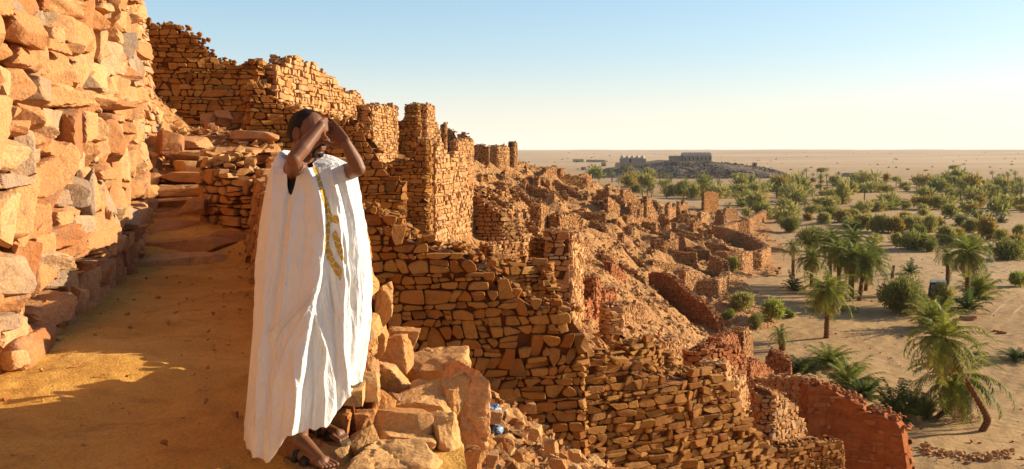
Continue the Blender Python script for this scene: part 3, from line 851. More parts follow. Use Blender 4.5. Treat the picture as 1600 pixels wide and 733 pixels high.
W('house_wall', 'stepped pier with bright stones standing behind the end of the descending wall', 'ruined wall', [(1112, 640, 564, 18.5), (1122, 645, 570, 19), (1130, 650, 590, 19.6), (1138, 655, 604, 20.2)], mat=M_STONE)
W('house_wall', 'short crumbling pier lower than the stepped pier, right behind the descending wall', 'ruined wall', [(1136, 665, 583, 21), (1146, 668, 588, 21.6), (1152, 672, 612, 22.2)], mat=M_STONE)

# --- lower right: red mud house and its yard
W('red_house', 'tall red mud plastered house wall with a sloping stone coping at the bottom right', 'ruined wall',
  [(1256, 735, 594, 33), (1293, 745, 600, 33), (1342, 758, 625, 32.6), (1362, 763, 639, 32.4), (1386, 770, 643, 32.2), (1407, 776, 654, 32), (1416, 779, 678, 31.9), (1422, 781, 716, 31.8)],
  mat=M_RED, core=M_PLAS, thick=.7, plaster=.70, sw=.22, sh=.15, lo=False, detail=1, rsize=1.2)
W('house_wall', 'stone yard wall joining the red mud house from behind', 'ruined wall', [(1180, 660, 592, 40), (1200, 660, 589, 39), (1222, 665, 588, 37), (1245, 670, 588, 35), (1266, 680, 590, 33.6)], mat=M_STONE)
W('house_wall', 'ragged stone pier in the yard of the red mud house', 'ruined wall', [(1182, 720, 612, 30), (1192, 722, 606, 30), (1206, 724, 612, 30.4), (1222, 726, 636, 31), (1240, 728, 664, 31.6)], mat=M_STONE, thick=.9)
W('red_pillar', 'upright red mud pillar standing alone before the palms', 'ruined wall', [(1200, 600, 562), (1207, 600, 543), (1214, 600, 548), (1233, 603, 562)], mat=M_RED, thick=1.1)
W('house_wall', 'low jagged red wall left of the upright red pillar', 'ruined wall', [(1163, 608, 561), (1176, 608, 563), (1188, 608, 570), (1202, 608, 580)], mat=M_RED)
W('house_wall', 'broken red wall end below the curving boundary wall', 'ruined wall', [(1116, 560, 530), (1132, 560, 520), (1142, 562, 522), (1150, 566, 544)], mat=M_RED, thick=.7)
W('house_wall', 'small upright wall stub at the edge of the sand', 'ruined wall', [(1150, 556, 516), (1158, 556, 510), (1166, 558, 530)], thick=.9)
W('house_wall', 'low heap of wall across the yard at the bottom edge', 'ruined wall', [(1205, 750, 702, 27), (1235, 752, 692, 27.2), (1268, 754, 690, 27.6), (1310, 756, 690, 28)], mat=M_STONE_SHADED)

# --- boundary walls at the foot of the slope
BG = 'boundary walls at the foot of the ruins'
W('boundary_wall', 'long red curving boundary wall sinking down to the sand below the slope', 'boundary wall',
  [(1018, 458, 426), (1037, 462, 426), (1057, 470, 434), (1074, 480, 453), (1089, 490, 463), (1104, 503, 474), (1116, 516, 486), (1124, 530, 500), (1128, 548, 517)], mat=M_RED, thick=.6, jag=.05, even=1)
W('boundary_wall', 'rounded bastion wall with a sunlit end next to the long red wall', 'boundary wall',
  [(1065, 452, 422), (1086, 458, 422), (1088, 459, 437), (1103, 463, 437), (1118, 461, 436), (1128, 456, 433), (1134, 448, 424), (1133, 440, 408), (1122, 432, 402), (1112, 428, 398)], mat=M_STONE, thick=.6, jag=.05, even=0, sw=.24)
W('boundary_wall', 'large round bastion curving out onto the sand, sunlit on its outer face', 'boundary wall',
  [(1122, 412, 393), (1138, 419, 394), (1156, 422, 394), (1172, 422, 393), (1186, 418, 391), (1197, 411, 387), (1200, 405, 384), (1194, 399, 381), (1176, 391, 370), (1156, 384, 362), (1134, 376, 356), (1114, 368, 352)], mat=M_STONE, thick=.6, jag=.05, even=0, sw=.24)
W('boundary_wall', 'far boundary wall bending round to a sunlit end by the bushes', 'boundary wall',
  [(1128, 366, 353), (1150, 366, 347), (1168, 363, 342), (1176, 356, 340), (1172, 350, 338), (1186, 346, 332), (1197, 343, 327), (1210, 341, 326)], mat=M_STONE, thick=.6, jag=.05, even=0, sw=.24)

# --- town ruins on the lower slope
small = [
 ('dark square wall of the free standing tower at the far foot of the town', 'ruined tower', [(1098, 331, 300), (1110, 331, 299), (1121, 331, 301)], M_STONE_SHADED),
 ('long dark low wall on the brow of the slope, its top level', 'ruined wall', [(866, 281, 274), (880, 285, 275), (898, 289, 276), (916, 293, 278)], None),
 ('pair of little stone points on the brow of the slope', 'ruined wall', [(850, 272, 262), (856, 273, 264), (863, 273, 261), (868, 274, 259)], None),
 ('tiny upright spike on the brow of the slope right of the little pair', 'ruined wall', [(873, 278, 264), (880, 279, 264)], None),
 ('dark block wall standing behind the long low wall on the brow', 'ruined wall', [(905, 286, 273), (914, 287, 272), (922, 288, 274)], None),
 ('dark house wall with a bright spike at its right end on the upper terrace of the town', 'ruined wall', [(933, 315, 298), (943, 318, 298), (948, 320, 290), (951, 321, 294)], None),
 ('short dark wall on the upper terrace of the town below the bright spike', 'ruined wall', [(946, 328, 310), (955, 331, 312), (965, 334, 320)], None),
 ('sloping dark wall with a bright top edge in the middle of the town', 'ruined wall', [(957, 322, 304), (966, 326, 308), (974, 330, 318)], None),
 ('dark square wall at the back of the town against the palms', 'ruined wall', [(971, 314, 297), (981, 316, 297), (991, 318, 306)], None),
 ('broad dark wall with a bright pillar on its right in the middle of the town', 'ruined wall', [(982, 339, 319), (992, 340, 317), (1002, 341, 319), (1004, 341, 314), (1008, 342, 314)], None),
 ('dark gable shaped wall falling to the right in the middle of the town', 'ruined wall', [(1007, 341, 306), (1012, 342, 310), (1020, 343, 326), (1026, 343, 336)], None),
 ('small dark wall with a bright right end behind the gable shaped wall', 'ruined wall', [(1017, 331, 314), (1023, 332, 313), (1028, 333, 318)], None),
 ('jagged sunlit wall with three points in the lower town', 'ruined wall', [(1041, 338, 322), (1045, 338, 316), (1049, 338, 326), (1053, 339, 318)], M_STONE),
 ('two tall sunlit spikes side by side near the free standing tower', 'ruined wall', [(1059, 333, 314), (1063, 333, 321), (1067, 333, 312), (1073, 334, 316)], M_STONE),
 ('long dark low wall running across the slope below the town', 'ruined wall', [(976, 350, 337), (995, 353, 338), (1012, 355, 342), (1028, 358, 348)], None),
 ('dark wall with two points in the lower town', 'ruined wall', [(1058, 348, 328), (1064, 349, 333), (1070, 350, 327), (1076, 352, 340)], None),
 ('ring shaped ruin with a dark hollow on the bare slope', 'ruined wall', [(1018, 389, 370), (1036, 392, 376), (1052, 394, 377), (1058, 388, 370), (1044, 380, 364), (1030, 378, 364)], 'ring'),
 ('small sunlit post of stone on the bare slope', 'ruined wall', [(968, 380, 364), (973, 381, 366)], M_STONE),
 ('small sunlit wall with a point on the bare slope above the stone post', 'ruined wall', [(979, 366, 354), (983, 366, 351), (987, 367, 356)], M_STONE),
 ('dark broken wall with a bright end high on the bare slope', 'ruined wall', [(924, 351, 344), (936, 357, 349), (948, 364, 357)], None),
 ('low dark wall with a little bright end on the bare slope', 'ruined wall', [(939, 404, 394), (950, 407, 397), (963, 411, 398)], None),
 ('low slanting red wall above the hollow with the red stubs', 'ruined wall', [(949, 424, 409), (960, 430, 417), (973, 436, 428)], M_RED),
 ('low dark wall with a bright far end above the long red wall', 'ruined wall', [(1016, 414, 406), (1030, 417, 409), (1050, 421, 415)], None),
 ('dark two stepped wall near the lower edge of the town', 'ruined wall', [(1080, 362, 346), (1088, 363, 344), (1096, 366, 352)], None),
 ('short sunlit wall left of the far boundary wall', 'ruined wall', [(1092, 348, 332), (1100, 349, 330), (1107, 350, 336)], M_STONE),
 ('pointed sunlit wall beside the far boundary wall', 'ruined wall', [(1118, 350, 332), (1124, 351, 326), (1131, 352, 336)], M_STONE),
 ('dark wall block beside the pointed sunlit wall', 'ruined wall', [(1131, 340, 328), (1140, 341, 322), (1152, 342, 330)], None),
]
for lab, cat, pts, m in small:
    W('town_wall' if cat != 'ruined tower' else 'square_tower', lab, cat, pts, mat=None if m == 'ring' else m, even=0 if m == 'ring' else None, thick=.45, group='ruined walls of the lower town', under=.8)
# fragments of wall nothing tells apart
rr = random.Random(41)
FR = 'wall fragments scattered over the slope'
k = 0
while k < 92:
    px = rr.uniform(745, 1110); lo = float(np.interp(px, [745, 860, 1000, 1110], [275, 284, 325, 345])); hi_ = float(np.interp(px, [745, 860, 930, 1000, 1110], [370, 420, 440, 425, 385]))
    py = rr.uniform(lo, hi_) if rr.random() < .45 else rr.uniform(lo, lo + 38)
    p = hit(px, py, 30)
    if p.y > 230: continue
    L = rr.uniform(1.2, 4.0); a = rr.choice([rr.uniform(-.35, .1), rr.uniform(1.2, 1.8)])
    h = rr.uniform(.25, .95); q = (p.x + math.cos(a) * L, p.y + math.sin(a) * L)
    mz = (p.x + q[0]) / 2, (p.y + q[1]) / 2
    b0, b1 = float(zground(p.x, p.y)), float(zground(*q))
    wall('wall_fragment', 'small broken fragment of dry stone wall on the rubble slope', 'ruined wall', [p.xy, mz, q] if k % 3 else [p.xy, q, (q[0] - math.sin(a) * L * .8, q[1] + math.cos(a) * L * .8)],
         [(0, b0 - .7), (1, min(b0, b1) - 1.0)], [(0, b0 + h * rr.uniform(.3, 1)), (.35, (b0 + b1) / 2 + h), (.6, (b0 + b1) / 2 + h * rr.uniform(.4, 1)), (1, b1 + h * rr.uniform(.2, .8))],
         M_FAR, group=FR, thick=.45, sw=.25, sh=.15, tmpl=T_COURSE, detail=0, lo=True, seed=500 + k, jag=.12, gap=.014)
    k += 1

# ------------------------------------------------------------------ rubble on the slope (nobody could count it)
A = Acc(); rr = random.Random(77)
cnt = 0
while cnt < 26000:
    Y = math.exp(rr.uniform(math.log(5.0), math.log(200)))
    x = rr.uniform(-.30, .42) * Y + rr.uniform(-1, 1)
    zb = float(np.interp(0, [0], [0]))
    xl, xr = path_edges(Y)
    if Y < 24 and x < float(xr) + .12: continue
    if Y < 12.2 and x > 1.6: continue
    cnt += 1
    A.m.append((x, Y))
P = np.array(A.m); A = Acc()
Z = zhill(P[:, 0], P[:, 1]); ZB = zbase(P[:, 0], P[:, 1])
dn = vnoise(P[:, 0] * .25, P[:, 1] * .2)
for (x, y), z, zb_, d in zip(P, Z, ZB, dn):
    if zb_ < VAL + .3 or d < -.22: continue
    s = (rr.random() ** 3.2) * .30 + .035 + y * .0009
    if y < 12: s = (rr.random() ** 2.2) * .13 + .03
    put_rock(A, (x, y, z + s * .25), s, rr, True, .6)
tag(link('slope_rubble', A.mesh('slope_rubble'), M_FAR), label='loose broken stones strewn all over the ruined slope', cat='rubble', kind='stuff')
# pebbles and clods along the path
A = Acc()
for k in range(900):
    y = rr.uniform(4.2, 13.5); xl, xr = path_edges(y)
    t = rr.random() ** 1.6 if rr.random() < .75 else 1 - rr.random() ** 2.5 * .4
    x = float(xl) * (1 - t) + float(xr) * t - .1
    s = .006 + .03 * rr.random() ** 5
    put_rock(A, (x, y, zpath(x, y) + s * .3), s, rr, True, .7)
tag(link('path_pebbles', A.mesh('path_pebbles'), M_PARA), label='small pebbles and clods on the dirt path', cat='pebbles', kind='stuff')


# ------------------------------------------------------------------ boulders one could lift, at the man's feet and on the path edge
def rock_mesh(name, dim, seed, box=.75, amp=.022, cuts=3):
    """an angular rock: an even ball cut back by a dozen planes whose edges are slightly worn, then weathered"""
    r = random.Random(seed); bm = bmesh.new()
    bmesh.ops.create_icosphere(bm, subdivisions=5 if max(dim) > .12 else 4, radius=1)
    V = np.array([v.co[:] for v in bm.verts])
    pl = []
    for ax in range(3):
        for sg in (-1, 1):
            nn = np.array([r.gauss(0, .16 + .35 * (1 - box)) for _ in range(3)]); nn[ax] += sg
            pl.append((nn / np.linalg.norm(nn), r.uniform(.62, .8)))
    for k in range(9):
        nn = np.array([r.gauss(0, 1) for _ in range(3)]); nn /= np.linalg.norm(nn)
        pl.append((nn, r.uniform(.66, .66 + .42 * box)))
    inv = np.zeros(len(V)); pw = 44.0
    for nn, d in pl: inv += np.maximum(V @ nn / d, 0) ** pw
    V = V * (inv ** (-1 / pw))[:, None]
    V = (V - (V.max(0) + V.min(0)) / 2) / (V.max(0) - V.min(0)) * np.array(dim)
    for v, c in zip(bm.verts, V): v.co = c
    bm.normal_update()
    o = Vector((seed * 3.1, seed * 1.7, 0)); sz = sum(dim) / 3
    for v in bm.verts:
        q = v.co / sz * 2.2 + o
        d = mnoise.fractal(q, .9, 2.1, 5) * amp * sz * 1.3 - abs(mnoise.noise(q * 2.3)) * amp * sz * .8
        st = mnoise.noise(Vector((q.x * .6, q.y * .6, q.z * 5))) * amp * sz * .5     # bedding
        ck = mnoise.noise(q * .9 + Vector((7, 3, 1))); ck = -max(0, 1 - abs(ck) * 16) * amp * sz * 1.1   # a crack
        v.co += v.normal * (d + st + ck)
    me = bpy.data.meshes.new(name)
    for f in bm.faces: f.smooth = True
    bm.to_mesh(me); bm.free(); me.set_sharp_from_angle(angle=.38)
    a = me.attributes.new('rnd', 'FLOAT', 'FACE')
    a.data.foreach_set('value', np.full(len(me.polygons), r.random(), np.float32))
    return me

def boulder(label, box, Y, dy=.7, rz=0.0, ry=0.0, seed=0, name='boulder', mat=None, amp=.022, bx=.75, group='boulders at the edge of the path'):
    x0, y0, x1, y1 = box
    w = (x1 - x0) / F * Y; h = (y1 - y0) / F * Y
    c = at((x0 + x1) / 2, (y0 + y1) / 2, Y)
    o = link(name, rock_mesh(name, (w * 1.06, max(w, h) * dy, h * 1.08), seed, bx, amp), mat or M_PARA, loc=c + Vector((0, max(w, h) * dy * .25, 0)))
    o.rotation_euler = (0, ry, rz)
    return tag(o, label, 'boulder', group)

boulder('broad low slab along the bottom edge of the picture right of the sandals', (535, 703, 690, 760), 4.25, .8, .15, .05, 1, amp=.03)
boulder('long flat slab lying under the squared block beside the man', (578, 680, 684, 722), 4.5, .9, -.1, .08, 2)
boulder('squared ochre block with a pale right end beside the man', (580, 646, 676, 698), 4.62, .8, -.12, 0.03, 3, amp=.016, bx=.86)
boulder('big rounded boulder on top of the squared block', (604, 607, 704, 662), 4.95, .8, .2, .05, 4, amp=.02)
boulder('orange rounded boulder between the robe and the squared block', (567, 615, 613, 668), 4.75, .9, .3, .25, 5)
boulder('grey flat faced boulder half hidden by the hem of the robe', (530, 634, 584, 686), 4.6, .9, -.3, .5, 6, amp=.012)
boulder('small dark angular boulder beside the left foot of the man', (543, 672, 590, 714), 4.42, .9, .5, -.3, 7)
boulder('wide dark based flat boulder under the angular one', (562, 574, 642, 622), 5.3, .8, .1, .12, 8)
boulder('angular pointed boulder at the foot of the parapet end', (572, 530, 646, 586), 5.55, .8, .4, -.2, 9, amp=.03, bx=.6)
boulder('pale boulder leaning on the parapet end', (604, 510, 650, 556), 5.8, .9, .2, .3, 10)
boulder('tall upright stone at the very end of the parapet', (582, 444, 611, 518), 5.15, .9, .2, 0, 11, amp=.03)
boulder('narrow leaning stone below the parapet end', (572, 505, 606, 560), 5.15, .8, .1, -.35, 12)
boulder('tall pale rock face dropping off at the outer edge of the boulder pile', (690, 574, 758, 720), 5.15, .9, .25, .06, 13, amp=.04, mat=M_BOULD)
boulder('lower upright rock under the pale rock face', (668, 655, 722, 770), 4.6, .9, .1, .05, 14, amp=.04)
boulder('wedge of rock between the rounded boulder and the pale rock face', (688, 592, 728, 672), 5.05, .8, .3, .1, 15, amp=.03)
boulder('broad flat topped ledge covered with dirt behind the pile', (630, 552, 735, 640), 5.9, 1.0, .3, .02, 16, amp=.03, bx=.85)
boulder('tilted orange stone at the edge of the rubble slope below the ledge', (726, 682, 768, 724), 5.6, .8, .5, .4, 17)
boulder('flat stone lying between the two feet of the man', (480, 690, 549, 724), 4.36, .9, .1, .1, 18, amp=.02, bx=.6)
boulder('thin flat stone in front of the ledge with dirt on it', (636, 600, 690, 622), 5.25, .9, .1, .05, 19)
boulder('small chunk wedged below the wide dark based boulder', (600, 618, 640, 648), 4.9, .9, .6, .2, 20)
boulder('small broken stone at the bottom of the lower upright rock', (700, 706, 752, 748), 4.9, .8, .2, -.2, 21)
boulder('chipped stone at the top of the dirt ledge beside the pale leaning boulder', (640, 545, 676, 572), 6.2, .9, .2, .1, 22)
boulder('flat slab at the corner of the dirt ledge above the pale rock face', (690, 566, 742, 590), 5.6, .9, .5, .12, 23)

RB = 'larger stones lying on the rubble slope'
for k, (bx, Y) in enumerate([((757, 640, 790, 662), 8.6), ((800, 652, 826, 672), 8.8), ((822, 660, 850, 690), 7.6), ((776, 676, 808, 706), 7.0), ((846, 684, 876, 712), 8.2),
                             ((884, 700, 914, 724), 8.8), ((798, 700, 836, 726), 6.7), ((752, 700, 786, 728), 6.2), ((860, 712, 892, 740), 7.2), ((816, 628, 840, 646), 10.0)]):
    boulder('angular stone lying loose on the rubble slope under the stepped wall', (bx[0] * .88 + bx[2] * .12, bx[1] * .8 + bx[3] * .2, bx[0] * .12 + bx[2] * .88, bx[3]), Y, .9, k * .7, .2 * math.sin(k * 2.1), 40 + k, name='loose_stone', group=RB, mat=M_PARA)

# stone steps and slabs up the path
SG = 'stone slabs and steps climbing beside the terrace wall'
def slab(label, x0, x1, y0, y1, z, t, seed, rz=0.0, mat=None):
    me = rock_mesh('stone_step', (x1 - x0, y1 - y0, t), seed, .8, .012)
    o = link('stone_step', me, mat or M_PARA, loc=((x0 + x1) / 2, (y0 + y1) / 2, z - t / 2)); o.rotation_euler = (0, 0, rz)
    return tag(o, label, 'stone step', SG)
slab('lowest broad flat slab set in the dirt path before the steps', -4.95, -3.7, 11.6, 12.6, .17, .26, 60, .1)
slab('second broad slab forming a ledge across the path', -5.3, -3.9, 12.4, 13.3, .32, .30, 61, -.1)
slab('third broad slab forming a ledge with a dark edge below', -5.6, -4.5, 13.1, 14.2, .48, .30, 62, .1)
slab('small flat slab at the right end of the ledges', -4.5, -3.6, 12.7, 13.4, .36, .26, 63, .2)
for k, nm in enumerate(['lowest', 'second', 'third', 'fourth', 'fifth', 'sixth']):
    y = 14.2 + k * .62; z = .55 + k * .20
    xc = -5.33 - .15 * k
    slab('%s narrow step of the shaded stair left of the terrace wall' % nm, xc - .62, xc + .55, y - .1, y + .75, z, .24, 64 + k, .06 * (-1) ** k)
slab('large sunlit slab lying at the top of the stair', -7.7, -6.2, 18.0, 19.2, 1.85, .35, 72, .2, M_BOULD)
slab('sunlit flagstone right of the large slab at the top of the stair', -6.3, -5.0, 18.2, 19.4, 1.62, .26, 73, -.1, M_BOULD)
slab('further sunlit flagstone below the pile of squared blocks', -6.5, -5.2, 19.6, 21.0, 2.0, .28, 74, .1, M_BOULD)
slab('bright rocky ledge with a steep front left of the stair', -7.6, -6.75, 15.6, 17.6, 1.55, 1.1, 75, .2, M_BOULD)
slab('lower bright rock beside the foot of the stair', -6.9, -6.25, 14.2, 15.6, .95, .9, 76, .1, M_BOULD)
slab('pointed sunlit rock standing on the edge of the stair', -6.95, -6.4, 17.2, 17.8, 1.95, .7, 77, .4, M_BOULD)
boulder('round boulder at the foot of the terrace wall end', (278, 310, 318, 336), 13.5, .9, .2, .1, 78, group=SG, mat=M_PARA)
for k, bx in enumerate([(312, 178, 336, 194), (334, 172, 362, 186), (336, 184, 358, 198), (358, 176, 378, 192), (356, 190, 376, 204), (374, 184, 392, 202), (380, 196, 402, 216), (318, 192, 340, 204)]):
    boulder('squared sunlit block in the pile below the high shaded wall', bx, 20.5 + .1 * k, 1.0, .3 * k, 0, 80 + k, name='squared_block', group='squared blocks piled below the high shaded wall', mat=M_BOULD, bx=.86)
TG = 'stones heaped along the terrace wall'
A = Acc()
for k in range(420):
    u = rr.random(); x = -4.5 + 1.3 * u + rr.uniform(-.1, .1); y = 14.0 - .5 * u + rr.uniform(.1, 1.6)
    s = .05 + .11 * rr.random() ** 2
    put_rock(A, (x, y, 1.28 - .25 * u + rr.uniform(-.15, .08)), s, rr, False, .7)
for k in range(900):
    y = rr.uniform(13.6, 20.5); xl, xr = path_edges(y); x = float(xl) + rr.uniform(-1.15, .35)
    s = .05 + .30 * rr.random() ** 2.6
    put_rock(A, (x, y, float(zbase(x, y)) + s * .15), s, rr, False, .7)
for k in range(380):
    y = rr.uniform(17.0, 23.0); xl, xr = path_edges(y); x = rr.uniform(float(xl), float(xr) + .2)
    s = .03 + .12 * rr.random() ** 3
    put_rock(A, (x, y, float(zbase(x, y)) + s * .4), s, rr, False, .6)
tag(link('terrace_rubble', A.mesh('terrace_rubble'), M_PARA), label='sunlit rubble filling the terrace behind the low terrace wall', cat='rubble', kind='stuff')
BK = 'kerb stones at the foot of the boulder wall'
for k, (x, y, L) in enumerate([(-3.62, 6.7, 1.0), (-3.98, 7.8, 1.1), (-4.28, 8.95, .9), (-3.28, 5.3, .7), (-4.6, 10.1, .8)]):
    o = link('kerb_stone', rock_mesh('kerb_stone', (.34, L, .30), 90 + k, .84, .02), M_BOULD, loc=(x, y, .05)); o.rotation_euler = (0, .1, .24)
    tag(o, ['long low kerb slab at the foot of the boulder wall', 'second long kerb slab at the foot of the boulder wall, partly in shade', 'third kerb slab further along the foot of the boulder wall',
            'short kerb stone at the near end of the boulder wall', 'furthest kerb stone at the foot of the boulder wall'][k], 'kerb stone', BK)
# ------------------------------------------------------------------ palms and shrubs
def frond(A, base, yaw, e0, L, droop, pairs, rr, lw=.05, ll=.42, rnd=.5, twist=0.0):
    """one feather leaf: a drooping midrib with two rows of narrow leaflets"""
    cy, sy = math.cos(yaw), math.sin(yaw)
    n = 9; P = []; e = e0; p = np.array(base, float); st = L / n
    for k in range(n + 1):
        P.append(p.copy())
        p = p + st * np.array([math.cos(e) * cy, math.cos(e) * sy, math.sin(e)])
        e -= droop / n * (0.5 + 1.2 * k / n)
    P = np.array(P)
    side = np.array([-sy, cy, 0.0])
    T = np.gradient(P, axis=0); T /= np.linalg.norm(T, axis=1)[:, None]
    Nn = np.cross(side, T)
    # midrib
    vs = []; fs = []
    for k in range(n + 1):
        w = .028 * (1 - .8 * k / n) + .006
        vs += [P[k] - side * w, P[k] + side * w]
    for k in range(n): fs.append((2 * k, 2 * k + 1, 2 * k + 3, 2 * k + 2))
    A.add(vs, fs, min(1, rnd + .15))
    vs = []; fs = []
    for i in range(pairs):
        t = .12 + .87 * (i + rr.random() * .6) / pairs
        f = t * n; k = min(n - 1, int(f)); q = P[k] * (1 - (f - k)) + P[k + 1] * (f - k)
        l = ll * (math.sin(min(1, t * 1.25 + .12) * math.pi * .78) ** .8) * rr.uniform(.8, 1.15) + .06
        for s in (-1, 1):
            d = side * s * rr.uniform(.75, 1.0) + T[k] * rr.uniform(.5, .95) + Nn[k] * rr.uniform(.15, .55)
            d /= np.linalg.norm(d)
            tip = q + d * l + np.array([0, 0, -.10 * l])
            wv = T[k] * lw * .5
            b = len(vs); m = q + d * l * .45
            vs += [q - wv * .5, q + wv * .5, m + wv, tip, m - wv]
            fs.append((b, b + 1, b + 2, b + 3, b + 4))
    A.add(vs, fs, rnd)


def crown_mesh(name, nf, L, pairs, seed, emin=-35, emax=85, lw=.05, ll=.42, droop=1.5):
    rr = random.Random(seed); A = Acc(); ga = 2.39996
    for k in range(nf):
        t = (k + .5) / nf
        e = math.radians(emax + (emin - emax) * t ** .8 + rr.uniform(-9, 9))
        tint = min(.78, max(.0, .25 + .35 * t + rr.uniform(-.25, .25)))
        if t > .82 and rr.random() < .6: tint = rr.uniform(.85, 1)
        frond(A, (rr.uniform(-.08, .08), rr.uniform(-.08, .08), rr.uniform(-.12, .05)), k * ga + rr.uniform(-.3, .3), e,
              L * rr.uniform(.62, 1.15) * (.8 + .2 * math.sin(t * 3.1)), droop * rr.uniform(.7, 1.25) * (.6 + .6 * (1 - abs(t - .4))), pairs, rr, lw, ll, tint)
    return A.mesh(name)


def skirt_mesh(name, nf, L, pairs, seed, lw=.05):
    rr = random.Random(seed); A = Acc()
    for k in range(nf):
        frond(A, (0, 0, rr.uniform(-.35, -.05)), rr.uniform(0, 6.28), math.radians(rr.uniform(-72, -30)), L * rr.uniform(.5, 1), rr.uniform(.3, 1.0), pairs, rr, lw, .25, rr.random())
    return A.mesh(name)


def trunk_mesh(name, pts, r0, r1, seg=10, rings=46, rough=.16, seed=1):
    rr = random.Random(seed)
    P = np.array(pts, float); t = np.linspace(0, 1, len(P)); u = np.linspace(0, 1, rings)
    # smooth curve through the points
    C = np.stack([np.interp(u, t, P[:, k]) for k in range(3)], 1)
    for _ in range(6): C[1:-1] = (C[:-2] + 2 * C[1:-1] + C[2:]) / 4
    A = Acc(); vs = []; fs = []
    for k in range(rings):
        r = r0 + (r1 - r0) * u[k] + (.10 * r0 * max(0, 1 - u[k] * 12)) * 2
        for q in range(seg):
            a = 2 * math.pi * (q + .5 * (k % 2)) / seg
            rad = r * (1 + rough * (1 if (k % 2) else -.4) * rr.uniform(.3, 1.2))
            vs.append((C[k][0] + math.cos(a) * rad, C[k][1] + math.sin(a) * rad, C[k][2]))
    for k in range(rings - 1):
        for q in range(seg):
            fs.append((k * seg + q, k * seg + (q + 1) % seg, (k + 1) * seg + (q + 1) % seg, (k + 1) * seg + q))
    fs.append(tuple((rings - 1) * seg + q for q in range(seg)))
    A.add(vs, fs, .5)
    return A.mesh(name)


CR_HI = [crown_mesh('crown', 50, 2.4, 28, s, ll=.38, lw=.05, emin=-50) for s in (1, 2, 3)]
SK_HI = [skirt_mesh('dead_fronds', 30, 1.9, 14, s) for s in (5, 6)]
CR_MID = [crown_mesh('crown', 28, 2.4, 15, s, lw=.08, ll=.36, emin=-48) for s in (11, 12, 13)]
SK_MID = [skirt_mesh('dead_fronds', 16, 1.7, 9, s, .07) for s in (15, 16)]
CR_LO = [crown_mesh('crown', 22, 2.4, 8, s, emin=-25, lw=.17) for s in (21, 22, 23)]
BUSH_HI = [crown_mesh('fronds', 46, 2.3, 24, s, emin=12, emax=86, droop=.9) for s in (31, 32)]
BUSH_MID = [crown_mesh('fronds', 28, 2.3, 12, s, emin=10, emax=86, lw=.11, droop=.9) for s in (34, 35)]
for m in CR_HI + CR_MID + CR_LO + BUSH_HI + BUSH_MID: m.materials.append(M_FROND)
for m in SK_HI + SK_MID: m.materials.append(M_DEAD)
def recolor(m, mat):
    c = m.copy(); c.materials.clear(); c.materials.append(mat); return c
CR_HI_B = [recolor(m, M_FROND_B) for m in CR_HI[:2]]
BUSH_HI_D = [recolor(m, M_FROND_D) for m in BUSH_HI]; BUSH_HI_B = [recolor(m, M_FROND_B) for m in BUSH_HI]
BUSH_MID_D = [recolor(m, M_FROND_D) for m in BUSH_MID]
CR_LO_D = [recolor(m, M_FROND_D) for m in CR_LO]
PR = random.Random(9)


def palm(label, base_px, crown_px, span_px, lean=None, cr=None, sk=None, group=None, name='date_palm', tw=.21):
    """base_px: foot of the trunk in the photo; crown_px: heart of the crown; span_px: crown width"""
    b = hit(*base_px, 20); Y = b.y
    cp = at(crown_px[0], crown_px[1], Y)
    root = empty(name, b)
    rel = cp - b
    h = max(.4, rel.z)
    pts = [(0, 0, -.3)] + ([(rel.x * f + lx, ly, h * f) for f, lx, ly in lean] if lean else [(rel.x * .3 + .05, .04, h * .45)]) + [(rel.x, 0, h)]
    link('trunk', trunk_mesh('trunk', pts, tw, tw * .82, rings=max(8, int(h / .11)), seed=PR.randrange(999)), M_BARK, root)
    s = span_px / F * Y / 3.6
    c = link('crown', PR.choice(cr or CR_HI), None, root, (rel.x, 0, h)); c.scale = (s, s, s); c.rotation_euler.z = PR.uniform(0, 6.28)
    if sk is not False:
        d = link('dead_fronds', PR.choice(sk or SK_HI), None, root, (rel.x, 0, h)); d.scale = (s * .9, s * .9, s * .9); d.rotation_euler.z = PR.uniform(0, 6.28)
    return tag(root, label, 'palm tree', group)


def young_palm(label, px, py, w, h, meshes, group=None):
    b = hit(px, py, 20); Y = b.y
    root = empty('young_palm', b)
    c = link('fronds', PR.choice(meshes), None, root, (0, 0, .05)); sx = w / F * Y / 4.0; sz = h / F * Y / 2.1
    c.scale = (sx, sx, sz); c.rotation_euler.z = PR.uniform(0, 6.28)
    t = link('stem', trunk_mesh('stem', [(0, 0, -.2), (0, 0, .3 * sz)], .16, .1, rings=6), M_BARK, root)
    return tag(root, label, 'palm bush', group)


